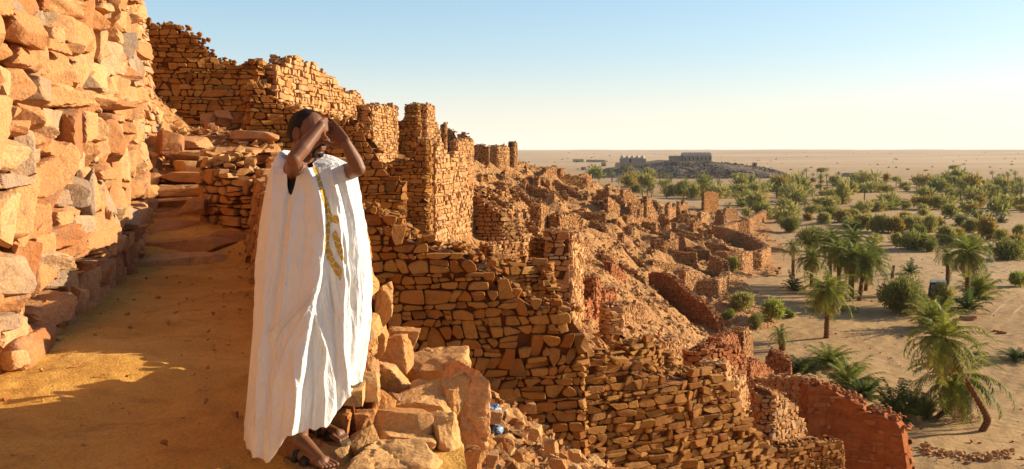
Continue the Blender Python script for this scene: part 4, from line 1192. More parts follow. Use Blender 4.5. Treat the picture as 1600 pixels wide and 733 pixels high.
PG = 'date palms of the oasis below the ruins'
palm('large leaning date palm with a curved trunk and hanging brown fronds at the lower right', (1530, 674), (1474, 528), 120, lean=[(.12, .75, 0), (.3, .62, 0), (.6, .28, 0)], cr=CR_HI_B, group=PG, tw=.2)
palm('second date palm behind the leaning one, its dark trunk bowed to the left', (1448, 655), (1494, 585), 140, lean=[(.06, .6, 0), (.3, .85, 0), (.65, .45, 0)], group=PG, tw=.2)
palm('slender straight date palm standing alone in front of the large dark bush', (1291, 528), (1294, 452), 84, cr=CR_HI_B, group=PG)
palm('short stubby palm with a tuft of leaves behind the upright red pillar', (1222, 548), (1219, 520), 40, cr=CR_MID, sk=False, group=PG, tw=.25)
palm('slim date palm at the left edge of the palm cluster', (1239, 432), (1239, 384), 44, cr=CR_MID, sk=SK_MID, group=PG)
for px, py, cx, cy, w, lab in [
    (1297, 455, 1296, 374, 62, 'tallest date palm at the back left of the palm cluster'),
    (1310, 462, 1311, 392, 66, 'date palm in the middle of the palm cluster'),
    (1328, 452, 1332, 372, 56, 'date palm at the back right of the palm cluster'),
    (1330, 470, 1333, 402, 66, 'date palm in the front right of the palm cluster'),
    (1342, 470, 1354, 408, 74, 'date palm at the right edge of the palm cluster, its trunk leaning right'),
    (1268, 448, 1268, 404, 56, 'low date palm on the left side of the palm cluster'),
    (1352, 455, 1362, 392, 52, 'small date palm behind the right edge of the palm cluster')]:
    palm(lab, (px, py), (cx, cy), w, cr=CR_HI, sk=SK_MID, group=PG)
young_palm('wide trunkless palm at the front of the palm cluster', 1296, 484, 86, 68, BUSH_HI, PG)
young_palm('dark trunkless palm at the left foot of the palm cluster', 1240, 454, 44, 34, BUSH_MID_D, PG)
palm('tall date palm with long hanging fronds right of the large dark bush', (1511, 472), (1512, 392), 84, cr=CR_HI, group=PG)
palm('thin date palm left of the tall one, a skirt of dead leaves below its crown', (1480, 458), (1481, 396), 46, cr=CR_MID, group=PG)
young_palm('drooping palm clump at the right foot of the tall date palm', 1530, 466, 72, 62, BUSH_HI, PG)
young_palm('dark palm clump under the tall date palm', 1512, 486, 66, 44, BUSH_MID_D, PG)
young_palm('single spiky palm bush on the open sand', 1423, 427, 36, 26, BUSH_MID_D, PG)
young_palm('bright palm clump just behind the red mud house', 1325, 606, 100, 66, BUSH_HI, PG)
young_palm('loose palm clump further back near the foot of the slender palm', 1297, 572, 84, 48, BUSH_HI, PG)
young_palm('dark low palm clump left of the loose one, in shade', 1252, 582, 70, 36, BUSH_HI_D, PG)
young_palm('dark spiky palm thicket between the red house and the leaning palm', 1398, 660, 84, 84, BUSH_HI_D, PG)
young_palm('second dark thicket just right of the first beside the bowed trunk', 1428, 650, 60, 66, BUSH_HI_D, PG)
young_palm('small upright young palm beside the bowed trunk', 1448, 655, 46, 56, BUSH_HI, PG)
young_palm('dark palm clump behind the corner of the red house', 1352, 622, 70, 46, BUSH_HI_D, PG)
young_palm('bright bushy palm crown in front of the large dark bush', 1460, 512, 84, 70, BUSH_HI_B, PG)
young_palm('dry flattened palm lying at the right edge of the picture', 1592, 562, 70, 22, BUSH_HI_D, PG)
young_palm('low palm clump behind the shrubs near the right edge', 1528, 350, 44, 32, BUSH_MID_D, PG)
young_palm('smaller low palm clump right of it near the right edge', 1564, 348, 28, 22, BUSH_MID_D, PG)


def shrub_mesh(name, n, lumps, seed, leaf=.10, up=.6, mat=None):
    """leaf sized faces spread through several overlapping uneven lumps, thinning at the edge"""
    rr = random.Random(seed); g = np.random.default_rng(seed)
    L = []
    for k in range(lumps):
        a = rr.uniform(0, 6.28); d = rr.uniform(.0, .62) if k else 0
        s = rr.uniform(.22, .46) if k else .5
        L.append((d * math.cos(a), d * math.sin(a), rr.uniform(.2, .7) if k else .42, s, rr.uniform(.25, .75)))
    A = Acc(); vs = []; fs = []
    per = n // lumps
    for (x, y, z, s, tint) in L:
        v = g.normal(size=(per, 3)); v /= np.linalg.norm(v, axis=1)[:, None]
        rad = s * g.random(per) ** .38 * (1 + .22 * np.sin(v[:, 0] * 5 + tint * 9) * np.cos(v[:, 1] * 6))
        P = v * rad[:, None] * np.array([1, 1, .85]) + np.array([x, y, z])
        P[:, 2] = np.maximum(P[:, 2], g.random(per) * .25)
        d = g.normal(size=(per, 3)) + v * 1.2 + np.array([0, 0, up]); d /= np.linalg.norm(d, axis=1)[:, None]
        w = np.cross(d, g.normal(size=(per, 3))); w /= np.linalg.norm(w, axis=1)[:, None]
        l = leaf * (.7 + 1.2 * g.random(per)); ww = l * .20
        for i in range(per):
            a = P[i]; b = a + d[i] * l[i] * 2; m = a + d[i] * l[i]
            A.add([a, m + w[i] * ww[i], b, m - w[i] * ww[i]], [(0, 1, 2, 3)], min(1, max(0, tint + g.normal() * .18)))
    for k in range(7):                            # a few bare stems
        a = rr.uniform(0, 6.28); t = np.array([.45 * math.cos(a), .45 * math.sin(a), .7])
        A.add([(-.015, 0, 0), (.015, 0, 0), t + np.array([.006, 0, 0]), t - np.array([.006, 0, 0])], [(0, 1, 2, 3)], 0)
    me = A.mesh(name); me.materials.append(mat or M_OLIVE); return me


SH = {'olive': [shrub_mesh('shrub', 2400, 12, s, up=1.1) for s in (1, 2, 3)], 'green': [shrub_mesh('shrub', 3400, 14, s, .08, mat=M_GREEN) for s in (4, 5)],
      'lime': [shrub_mesh('shrub', 2000, 6, s, .11, 1.6, mat=M_LIME) for s in (6, 7)], 'rust': [shrub_mesh('shrub', 2200, 12, s, up=1.1, mat=M_RUST) for s in (8, 9)],
      'big': [shrub_mesh('shrub', 9000, 16, 10, .05, mat=M_GREEN)]}
LO = {'olive': [shrub_mesh('shrub', 500, 10, s, .16, 1.0) for s in (21, 22, 23)], 'green': [shrub_mesh('shrub', 500, 10, s, .16, 1.0, mat=M_GREEN) for s in (24, 25, 26)],
      'rust': [shrub_mesh('shrub', 500, 10, s, .16, 1.0, mat=M_RUST) for s in (27, 28)]}
SHG = 'shrubs growing on the oasis sand'
def shrub(label, px, py, w, h, kind, lib=SH, group=SHG, name='shrub', cat='shrub'):
    b = hit(px, py, 20); Y = b.y
    o = bpy.data.objects.new(name, PR.choice(lib[kind])); COL.objects.link(o)
    s = w / F * Y / 1.9; o.location = (b.x, b.y, b.z - .05); o.scale = (s, s, h / F * Y / 1.05); o.rotation_euler.z = PR.uniform(0, 6.28)
    return tag(o, label, cat, group)

shrub('largest dark green bush, broad and domed, in the middle of the sand', 1412, 492, 92, 60, 'big')
shrub('bright yellow green bush beside the long red wall', 1205, 500, 52, 34, 'lime')
shrub('dark small round bush left of the bright yellow green bush', 1182, 513, 24, 24, 'green')
shrub('wide low olive bush near the end of the long red wall', 1159, 484, 54, 28, 'olive')
shrub('small pale green tuft between the wide low bush and the red wall', 1138, 498, 26, 14, 'lime')
shrub('yellow green shrub growing at the foot of the large round bastion', 1146, 424, 24, 22, 'lime')
shrub('small yellow green tuft on the sand right of the bright bush', 1232, 496, 22, 14, 'lime')
shrub('yellowish round bush at the right edge, alone on the sand', 1592, 449, 40, 24, 'lime')
shrub('wide green bush at the right edge behind the open sand', 1574, 405, 66, 36, 'green')
shrub('big green bush in the centre of the sand flat beside a smaller one', 1428, 390, 60, 34, 'green')
shrub('small green bush leaning on the big one in the sand flat', 1453, 394, 24, 20, 'green')
shrub('olive bush standing in front of the parked car', 1471, 478, 44, 34, 'olive')
shrub('grey green bush behind the palm cluster', 1266, 392, 42, 38, 'green')
shrub('green shrub standing on the slope edge above the palm cluster', 1234, 364, 36, 26, 'green')
for cx, cy, w, h, kd in [(80, 315, 90, 45, 'olive'), (190, 322, 64, 32, 'olive'), (175, 352, 50, 28, 'rust'), (262, 300, 90, 42, 'olive'), (245, 366, 62, 40, 'olive'), (330, 362, 96, 50, 'rust'),
                        (420, 322, 64, 42, 'olive'), (520, 304, 120, 40, 'green'), (430, 384, 110, 50, 'olive'), (490, 404, 80, 62, 'olive'), (560, 408, 92, 62, 'rust'), (640, 388, 104, 46, 'olive'),
                        (722, 404, 72, 60, 'olive'), (565, 462, 52, 44, 'olive'), (790, 458, 84, 70, 'olive'), (850, 374, 62, 40, 'green'), (892, 404, 66, 46, 'olive'), (965, 434, 104, 84, 'rust'),
                        (830, 444, 70, 50, 'rust'), (1010, 330, 80, 60, 'green'), (1110, 418, 62, 42, 'olive'), (1112, 306, 66, 50, 'olive'), (330, 280, 76, 84, 'olive'), (120, 280, 70, 40, 'olive'),
                        (165, 255, 90, 40, 'green'), (290, 262, 70, 40, 'olive'), (600, 350, 60, 30, 'rust'), (690, 330, 50, 26, 'olive'), (372, 400, 70, 40, 'green'), (920, 462, 60, 40, 'green'), (60, 250, 70, 36, 'olive'),
                        (270, 345, 80, 44, 'green'), (380, 345, 64, 36, 'olive'), (660, 410, 64, 40, 'green'), (750, 375, 60, 34, 'rust'), (1040, 440, 60, 40, 'olive'), (480, 440, 44, 26, 'olive'), (700, 455, 70, 40, 'green')]:
    shrub({'olive': 'olive coloured feathery shrub on the open sand of the oasis', 'green': 'deeper green rounded shrub on the open sand of the oasis', 'rust': 'rusty brown green shrub on the open sand of the oasis'}[kd],
          1200 + cx / 2.82, 220 + cy / 2.82, w / 2.82 * 1.3, h / 2.82 * 1.25, kd, SH if cy > 330 else LO)

for k in range(40):
    px = PR.uniform(1195, 1600); py = PR.choice([PR.uniform(318, 336), PR.uniform(336, 372), PR.uniform(372, 388)])
    if vnoise(np.array([px * .02]), np.array([py * .06]))[0] < -.12: continue
    if float(zbase(*hit(px, py, 90).xy)) > VAL + .2: continue
    kd = PR.choice(['olive', 'olive', 'rust', 'green']); w = PR.uniform(12, 34)
    shrub({'olive': 'small olive tamarisk bush of the middle distance', 'green': 'small green bush of the middle distance', 'rust': 'small rusty brown bush of the middle distance'}[kd], px, py, w, w * PR.uniform(.45, .75), kd, LO, 'bushes of the middle distance')
# --- groves further out: every palm and shrub a copy of its own
GR = 'far palms of the oasis groves'
def proto_palm(h, cr, lean):
    root = empty('date_palm', (0, 0, 0))
    link('trunk', trunk_mesh('trunk', [(0, 0, -.2), (lean * .3, 0, h * .5), (lean, 0, h)], .2, .16, 6, 10), M_BARK, root)
    link('crown', cr, None, root, (lean, 0, h))
    return tag(root, 'distant date palm rising from the green groves', 'palm tree', GR)
PP = [proto_palm(4.6, CR_LO[0], .3), proto_palm(3.2, CR_LO_D[1], -.2), proto_palm(5.6, CR_LO[2], .5), proto_palm(2.0, CR_LO[1], .1)]
used = [False] * 4
FARB = []
zones = [(888, 985, 272, 296, 24, 18), (985, 1110, 278, 312, 46, 40), (1110, 1250, 293, 314, 10, 50), (1235, 1375, 276, 304, 24, 62), (1375, 1480, 280, 298, 7, 26),
         (1480, 1600, 276, 314, 46, 50), (1230, 1600, 308, 330, 9, 40), (1130, 1240, 308, 345, 2, 34)]
for (x0, x1, y0, y1, np_, ns) in zones:
    for k in range(np_):
        px = PR.uniform(x0, x1); py = PR.uniform(y0, y1) + 4
        b = hit(px, py, 150)
        if float(zbase(b.x, b.y)) > VAL + .3: continue
        q = PR.choices(range(4), (3, 4, 2, 3))[0]
        o = PP[q] if not used[q] else copy_tree(PP[q]); used[q] = True
        o.location = b; s = PR.uniform(.62, .98); o.scale = (s, s, s); o.rotation_euler.z = PR.uniform(0, 6.28)
    for k in range(int(ns * .42)):
        px = PR.uniform(x0, x1); py = PR.uniform(y0, y1) + 3
        p = hit(px, py, 150)
        if float(zbase(p.x, p.y)) > VAL + .3 or vnoise(np.array([p.x * .03]), np.array([p.y * .012]))[0] < -.18: continue
        w = PR.uniform(10, 46) * (1 if py > 285 else .75); kd = PR.choice(['olive', 'olive', 'green', 'olive', 'rust'])
        FARB.append((w, px, py, kd))
FARB.sort(reverse=True)
for w, px, py, kd in FARB[:120]:
    shrub({'olive': 'distant olive bush in the green groves', 'green': 'distant dark green bush in the green groves', 'rust': 'distant brownish bush in the green groves'}[kd], px, py, w, w * PR.uniform(.4, .7), kd, LO,
          'far bushes of the oasis groves')
# the smaller undergrowth between them reads as one mass
VS, FS, RS, nb, MI = [], [], [], 0, []
for w, px, py, kd in FARB[120:]:
    b = hit(px, py, 150); me = PR.choice(LO[kd]); m = len(me.vertices)
    v = np.zeros(m * 3, np.float32); me.vertices.foreach_get('co', v); v = v.reshape(-1, 3) * (w / F * b.y / 1.9)
    VS.append(v + np.array(b)); f = np.arange(m).reshape(-1, 4) + nb if m % 4 == 0 else None
    r_ = np.zeros(len(me.polygons), np.float32); me.attributes['rnd'].data.foreach_get('value', r_)
    if f is not None and len(f) == len(r_): FS.append(f); RS.append(r_); nb += m
    else: VS.pop()
A = Acc(); A.v = VS; A.n = nb; A.f = [tuple(x) for f in FS for x in f]; A.r = [float(x) for r_ in RS for x in r_]; A.m = [0] * len(A.f)
tag(link('grove_undergrowth', A.mesh('grove_undergrowth'), M_OLIVE), label='low green undergrowth filling the far oasis groves', cat='undergrowth', kind='stuff')
for q in range(4):
    if not used[q]: PP[q].location = hit(1540, 300 + q, 150)
for k in range(110):
    px = PR.uniform(800, 1600); py = HORIZ + 2.5 + 30 * PR.random() ** 1.3
    w = PR.uniform(2.0, 5.0) * (.5 + (py - HORIZ) / 34)
    shrub('tiny desert tuft far out on the sand plain', px, py, w, w * .35, PR.choice(['olive', 'rust']), LO, 'desert tufts on the far plain', 'desert_tuft')
# two flat topped thorn trees
for px, py in [(1281, 278), (1487, 272), (1150, 292)]:
    b = hit(px, py, 150); root = empty('thorn_tree', b)
    link('trunk', trunk_mesh('trunk', [(0, 0, -.2), (.4, 0, 2.2), (.9, 0, 4.2)], .25, .14, 6, 10), M_BARK, root)
    c = link('crown', LO['olive'][0], None, root, (.9, 0, 3.2)); c.scale = (4.2, 4.2, 2.4)
    tag(root, {1281: 'flat topped thorn tree between the groves and the low far houses', 1487: 'lone thorn tree on the plain above the right hand grove', 1150: 'thorn tree in front of the dark rocky mound'}[px], 'thorn tree')
o = link('palm_stump', trunk_mesh('palm_stump', [(0, 0, -.2), (.08, 0, .8), (.2, 0, 1.5)], .2, .15, 10, 16), M_BARK, loc=hit(1394, 436, 30))
tag(o, 'bare dead palm stump leaning right on the sand', 'palm stump')
# ------------------------------------------------------------------ rocky mound, fort, far houses, car
def box(A, x0, x1, y0, y1, z0, z1, mat=0, rnd=.5):
    v = [(x, y, z) for z in (z0, z1) for y in (y0, y1) for x in (x0, x1)]
    A.add(v, [(0, 2, 3, 1), (4, 5, 7, 6), (0, 1, 5, 4), (2, 6, 7, 3), (0, 4, 6, 2), (1, 3, 7, 5)], rnd, mat)

MY = 520.0
def mx(px): return (px - 800) / F * MY
def mz(py): return CAMZ - (py - HORIZ) / F * MY
sil = [(935, 272), (960, 262), (1000, 256), (1030, 251), (1045, 249), (1080, 250), (1120, 251), (1150, 254), (1170, 257), (1195, 260), (1218, 266), (1238, 277)]
X, Y, _ = big_grid(mx(925), mx(1246), 460, 620, 1.2, lambda a, b: a)
H = np.interp(X, [mx(p[0]) for p in sil], [mz(p[1]) - VAL for p in sil])
edge = 487 + 9 * ((X - mx(1085)) / 58) ** 2
t = np.clip((Y - edge) / 26, 0, 1); back = np.clip((620 - Y) / 60, 0, 1)
Z = VAL - .8 + H * np.minimum(t ** .75, 1) * back + fbm(X * .12, Y * .12, 5) * 2.2 * np.clip(t * 4, 0, 1) * (1 - t * .75)
tag(link('rocky_mound', grid_mesh('rocky_mound', X, Y, Z, False), M_MOUND), kind='structure')
A = Acc(); rr = random.Random(5)
for k in range(2600):
    x = rr.uniform(mx(985), mx(1228)); y = rr.uniform(478, 520)
    e = 487 + 9 * ((x - mx(1085)) / 58) ** 2; t_ = (y - e) / 26
    if t_ < -.05 or t_ > 1.02 or (x < mx(1040) and rr.random() < .75): continue
    h = float(np.interp(x, [mx(p[0]) for p in sil], [mz(p[1]) - VAL for p in sil]))
    put_rock(A, (x, y, VAL - .8 + h * max(0, t_) ** .75 + .2), rr.uniform(.25, .85), rr, True, .8)
tag(link('mound_boulders', A.mesh('mound_boulders'), M_MROCK), label='dark boulders covering the flank of the rocky mound', cat='boulders', kind='stuff')

# fort with a row of vaults
fx0, fx1 = mx(1068), mx(1112); fz0, fz1 = mz(252), mz(243.2)
root = empty('fort', (fx0, MY, fz0))
A = Acc(); box(A, 0, fx1 - fx0, 0, 9, -2, fz1 - fz0); link('wall', A.mesh('wall'), M_FORT, root)
A = Acc(); box(A, mx(1049) - fx0, -.3, 1.5, 9, -2, mz(243.5) - fz0); link('wing', A.mesh('wing'), M_FORT, root)
nv = 6; wv_ = (fx1 - fx0) / nv
for k in range(nv):
    A = Acc(); vs = []; fs = []
    for j, y in enumerate((-.1, 9.1)):
        for i in range(9):
            a = math.pi * i / 8; vs.append((wv_ * (k + .5) - math.cos(a) * wv_ * .48, y, fz1 - fz0 + math.sin(a) * 1.9))
    for i in range(8): fs.append((i, i + 1, 10 + i, 9 + i))
    fs += [tuple(range(8, -1, -1)), tuple(range(9, 18))]
    A.add(vs, fs); link('roof', A.mesh('roof'), M_VAULT, root)
for k in range(7):
    A = Acc(); x = 1.0 + k * (fx1 - fx0 - 2) / 6; box(A, x - .35, x + .35, -.06, .02, .9, 2.2); link('window', A.mesh('window'), M_HOLE, root)
tag(root, 'long stone fort with a row of low vaults on top of the dark rocky mound', 'fort')
# vaulted lodge left of it
bx0, bx1 = mx(968), mx(1007); bz0, bz1 = mz(253.5), mz(247.5)
root = empty('vaulted_house', (bx0, MY - 6, bz0))
A = Acc(); box(A, 0, bx1 - bx0, 0, 6, -3, bz1 - bz0); link('wall', A.mesh('wall'), M_FORT, root)
for k in range(5):
    w5 = (bx1 - bx0) / 5; A = Acc(); c = (w5 * (k + .5), 3, bz1 - bz0 + 1.9)
    vs = []; fs = []
    for j in range(4):
        rr_ = w5 * .48 * math.cos(j * .5); zz = bz1 - bz0 + 1.7 * math.sin(j * .5)
        for i in range(12): vs.append((c[0] + rr_ * math.cos(i * math.pi / 6), 3 + 3 * math.cos(j * .5) * math.sin(i * math.pi / 6), zz))
    for j in range(3):
        for i in range(12): fs.append((j * 12 + i, j * 12 + (i + 1) % 12, j * 12 + 12 + (i + 1) % 12, j * 12 + 12 + i))
    fs.append(tuple(36 + i for i in range(12)))
    A.add(vs, fs); link('roof', A.mesh('roof'), M_VAULT, root)
A = Acc(); box(A, 5.0, 6.0, -.05, .02, 0, 1.9); link('door', A.mesh('door'), M_HOLE, root)
tag(root, 'low white domed lodge left of the fort on the plain', 'house')

def house(label, px0, px1, pt, pb, depth=.8, wall_mat=None, broken=False, door=True, Y=None):
    b = hit((px0 + px1) / 2, pb, 150); Yh = Y or b.y
    w_ = (px1 - px0) / F * Yh; h_ = (pb - pt) / F * Yh
    root = empty('mud_house', (b.x, Yh, at(0, pb, Yh).z))
    A = Acc(); d = max(2.0, w_ * depth); t = .4
    for (x0, x1, y0, y1, hh) in [(-w_/2, w_/2, 0, t, h_), (-w_/2, w_/2, d - t, d, h_ * (.7 if broken else 1)), (-w_/2, -w_/2 + t, t, d - t, h_ * (.85 if broken else .98)), (w_/2 - t, w_/2, t, d - t, h_ * (.6 if broken else .98))]:
        box(A, x0, x1, y0, y1, -1.2, hh)
    link('wall', A.mesh('wall'), wall_mat or M_HOUSE, root)
    if not broken:
        A = Acc(); box(A, -w_/2 + t, w_/2 - t, t, d - t, h_ * .8, h_ * .9); link('roof', A.mesh('roof'), wall_mat or M_HOUSE, root)
    if door:
        A = Acc(); box(A, -.5 - w_ * .15, .45 - w_ * .15, -.04, .02, 0, min(2.0, h_ * .75)); link('door', A.mesh('door'), M_HOLE, root)
    return tag(root, label, 'house', 'mud houses on the far plain')
house('flat roofed mud house far off left of the domed lodge', 896, 912, 249, 253.5)
house('long low mud house far off, with a small tower block at its right', 918, 946, 250, 253.5)
house('broken mud house with pale sunlit end walls below the domed lodge', 950, 962, 264, 272, broken=True)
house('roofless mud house with a slanting wall just below the domed lodge', 962, 974, 254, 262, broken=True)
house('small mud hut among the dark gravel left of the broken houses', 940, 947, 254, 260)
house('tiny mud hut left of the grove palms near the brow of the slope', 908, 916, 261, 266, broken=True)
house('pale square hut on the left flank of the rocky mound', 1019, 1025, 254, 260.5, Y=498)
house('square stone hut on the sand in front of the rocky mound', 1077, 1089, 271, 277)
house('row of low ruined houses beyond the right hand groves', 1318, 1352, 270, 276.5, .25, broken=True)
house('small low house at the right end of the ruined row', 1356, 1372, 271, 276, .5)
pxwall('garden_wall', 'low garden wall in front of the far palms', 'garden wall', [(1368, 317, 312), (1400, 318, 313), (1430, 318, 313), (1460, 316, 312)], mat=M_FAR, thick=.5)
A = Acc(); rr = random.Random(91)
for k in range(230):
    t = rr.random(); px = 1440 + 145 * t + rr.gauss(0, 3); py = float(np.interp(px, [1440, 1490, 1540, 1590], [704, 712, 717, 706])) + rr.gauss(0, 3.5)
    b = hit(px, py, 20); s_ = .05 + .17 * rr.random() ** 2
    put_rock(A, (b.x, b.y, b.z + s_ * .3), s_, rr, False, .7)
tag(link('fallen_stones', A.mesh('fallen_stones'), M_STONE), label='band of fallen wall stones on the sand below the leaning palm', cat='rubble', kind='stuff')
A = Acc()
for k in range(520):                                     # twigs, clods and stones littering the oasis floor
    px = rr.uniform(1120, 1600); py = rr.uniform(395, 733); b = hit(px, py, 20)
    if float(zbase(b.x, b.y)) > VAL + .1: continue
    s_ = .03 + .16 * rr.random() ** 4
    put_rock(A, (b.x, b.y, b.z + s_ * .3), s_, rr, True, .6)
tag(link('sand_litter', A.mesh('sand_litter'), M_RED), label='small dark stones and clods scattered over the oasis sand', cat='stones', kind='stuff')
for k, (x, y, w) in enumerate([(1512, 500, 26), (1566, 521, 14), (1446, 706, 16), (1556, 518, 10)]):
    b = hit(x, y, 20); s = w / F * b.y
    o = link('sand_rock', rock_mesh('sand_rock', (s, s * .7, s * .35), 150 + k, .7), M_RED, loc=(b.x, b.y, b.z + s * .1))
    tag(o, ['wide flat red rock lying on the sand right of the bright palm crown', 'red rock on the sand near the right edge', 'red rock at the end of the fallen wall stones', 'smaller red rock beside the one near the right edge'][k], 'rock')

# the car parked behind the large bush
n = N('car_paint'); M_CAR = n.done((.05, .06, .045), .6)
n = N('car_glass'); M_GLASS = n.done((.16, .17, .15), .35)
n = N('tyre'); M_TYRE = n.done((.02, .02, .02), .8)
n = N('pale_roof'); M_ROOF = n.done((.16, .17, .14), .75)
b = hit(1466, 466, 60); root = empty('parked_car', b, 1.128)
def prism(prof, w0, w1):
    A = Acc(); m = len(prof)
    vs = [(x, -w0 if z < 1.0 else -w1, z) for x, z in prof] + [(x, w0 if z < 1.0 else w1, z) for x, z in prof]
    A.add(vs, [tuple(range(m)), tuple(range(2 * m - 1, m - 1, -1))] + [(i, m + i, m + (i + 1) % m, (i + 1) % m) for i in range(m)]); return A
body = prism([(-2.1, .35), (2.15, .35), (2.2, .8), (2.1, 1.02), (1.0, 1.08), (.55, 1.72), (-2.0, 1.74), (-2.15, 1.0)], .88, .78)
link('body', body.mesh('body'), M_CAR, root)
A = Acc(); box(A, -2.0, .5, -.72, .72, 1.745, 1.80); link('roof', A.mesh('roof'), M_ROOF, root)
for x0, x1 in [(-1.9, -1.05), (-.95, -.2), (-.1, .55)]:
    for s in (-1, 1):
        A = Acc(); y = s * .80
        A.add([(x0, y * 1.045, 1.12), (x1 + .12 * (x1 > .3), y * 1.045, 1.12), (x1 - .12 * (x1 > .3), y * .995, 1.62), (x0, y * .995, 1.62)], [(0, 1, 2, 3) if s < 0 else (3, 2, 1, 0)])
        link('window', A.mesh('window'), M_GLASS, root)
A = Acc(); A.add([(-2.13, -.66, 1.14), (-2.04, -.66, 1.6), (-2.04, .66, 1.6), (-2.13, .66, 1.14)], [(0, 1, 2, 3)]); link('window', A.mesh('window'), M_GLASS, root)
for x in (-1.35, 1.35):
    for s in (-1, 1):
        A = Acc(); vs = []; m = 18
        for y in (s * .70, s * .92):
            for i in range(m): vs.append((x + .38 * math.cos(i * 2 * math.pi / m), y, .38 + .38 * math.sin(i * 2 * math.pi / m)))
        A.add(vs, [tuple(range(m)), tuple(range(2 * m - 1, m - 1, -1))] + [(i, m + i, m + (i + 1) % m, (i + 1) % m) for i in range(m)])
        link('wheel', A.mesh('wheel'), M_TYRE, root)
tag(root, 'dark green off road car with a pale roof parked behind the large bush', 'car')

# scrap of plastic on the rubble
n = N('plastic'); M_PLASTIC = n.done(n.ramp(n.noise(16, 3, .6), [(.35, (.06, .12, .26)), (.5, (.30, .38, .45)), (.65, (.55, .55, .52))], 'CONSTANT'), .35)
for k, (px, py, s, lab) in enumerate([(764, 662, .13, 'crumpled blue and white plastic bag on the rubble below the rock face'), (776, 674, .06, 'smaller scrap of blue plastic right of the crumpled bag')]):
    bm = bmesh.new(); bmesh.ops.create_icosphere(bm, subdivisions=4, radius=s)
    for v in bm.verts:
        q = v.co * 14 + Vector((k * 5, 0, 0)); f = 1 + .45 * mnoise.noise(q) + .3 * abs(mnoise.noise(q * 2.3)); v.co = Vector((v.co.x * f, v.co.y * f, v.co.z * f * .62))
    me = bpy.data.meshes.new('plastic_bag'); bm.to_mesh(me); bm.free()
    p = hit(px, py, 5); tag(link('plastic_bag', me, M_PLASTIC, loc=p + Vector((0, -.1, s * .5))), lab, 'plastic bag')

# wheel tracks pressed into the sand
n = N('track_sand'); M_TRACK = n.done(n.ramp(n.noise(.8, 5, .6), [(.3, (.40, .235, .10)), (.7, (.54, .36, .17))]), .95, n.noise(5, 5), .05)
for pts, off in [([(1385, 398), (1440, 404), (1500, 408), (1560, 420), (1640, 440)], 0), ([(1380, 405), (1450, 412), (1540, 424), (1640, 452)], .3), ([(1560, 500), (1590, 470), (1640, 455)], 0), ([(1480, 545), (1530, 530), (1580, 528), (1640, 520)], .2)]:
    G = [hit(x, y, 20) for x, y in pts]
    L_ = np.linspace(0, len(G) - 1, 90); cx = np.interp(L_, range(len(G)), [g.x for g in G]); cy = np.interp(L_, range(len(G)), [g.y for g in G])
    for _ in range(10): cx[1:-1] = (cx[:-2] + cx[1:-1] * 2 + cx[2:]) / 4; cy[1:-1] = (cy[:-2] + cy[1:-1] * 2 + cy[2:]) / 4
    tx, ty = np.gradient(cx), np.gradient(cy); l_ = np.hypot(tx, ty); nx2, ny2 = -ty / l_, tx / l_
    A = Acc()
    for side in (-.75, .75):
        vs = []
        for w_ in (-.13, .13):
            X = cx + nx2 * (side + w_); Y = cy + ny2 * (side + w_); vs.append(np.stack([X, Y, zvalley(X, Y) + .02], 1))
        v = np.concatenate(vs); A.add(v, [(i, i + 1, 91 + i, 90 + i) for i in range(89)])
    tag(link('sand_track', A.mesh('sand_track'), M_TRACK), kind='structure')
# ------------------------------------------------------------------ the man
MO = Vector((-0.96, 4.35, 0.0))
def mp_(px, py, dy=0.0):
    return at(px, py, MO.y + dy) - MO

def ellipsoid(bm, c, r, R=None, seg=20, rings=14):
    M = Matrix.Translation(c) @ (R.to_4x4() if R else Matrix.Identity(4)) @ Matrix.Diagonal((*r, 1))
    bmesh.ops.create_uvsphere(bm, u_segments=seg, v_segments=rings, radius=1, matrix=M)

def capsule(bm, a, b, r0, r1, seg=14, flat=1.0, flat_axis=None):
    """rounded cone from a to b, optionally flattened along one axis"""
    a = Vector(a); b = Vector(b); d = b - a; L = max(d.length, 1e-5); z = d / L
    x = (flat_axis - z * flat_axis.dot(z)).normalized() if flat_axis is not None else z.orthogonal().normalized()
    y = z.cross(x)
    rows = []
    prof = [(-math.cos(t) * r0, math.sin(t) * r0) for t in np.linspace(0.05, math.pi / 2, 6)] + \
           [(L + math.sin(t) * r1, math.cos(t) * r1) for t in np.linspace(0, math.pi / 2 - .05, 6)]
    for h, r in prof:
        rows.append([bm.verts.new(a + z * h + x * (math.cos(q) * r * flat) + y * (math.sin(q) * r)) for q in np.linspace(0, 2 * math.pi, seg, endpoint=False)])
    for p, q in zip(rows[:-1], rows[1:]):
        for i in range(seg): bm.faces.new((p[i], p[(i + 1) % seg], q[(i + 1) % seg], q[i]))
    bm.faces.new(rows[0][::-1]); bm.faces.new(rows[-1])

def chain(bm, pts, rad, **k):
    for (p, q), (r, s) in zip(zip(pts[:-1], pts[1:]), zip(rad[:-1], rad[1:])): capsule(bm, p, q, r, s, **k)

def remeshed(bm, name, vox, smooth=4, fac=.5):
    me = bpy.data.meshes.new(name); bmesh.ops.recalc_face_normals(bm, faces=bm.faces); bm.to_mesh(me); bm.free()
    o = bpy.data.objects.new(name + '_build', me); COL.objects.link(o)
    m = o.modifiers.new('r', 'REMESH'); m.mode = 'VOXEL'; m.voxel_size = vox
    s = o.modifiers.new('s', 'SMOOTH'); s.iterations = smooth; s.factor = fac
    dg = bpy.context.evaluated_depsgraph_get()
    out = bpy.data.meshes.new_from_object(o.evaluated_get(dg)); out.name = name
    bpy.data.objects.remove(o); bpy.data.meshes.remove(me)
    for p in out.polygons: p.use_smooth = True
    return out

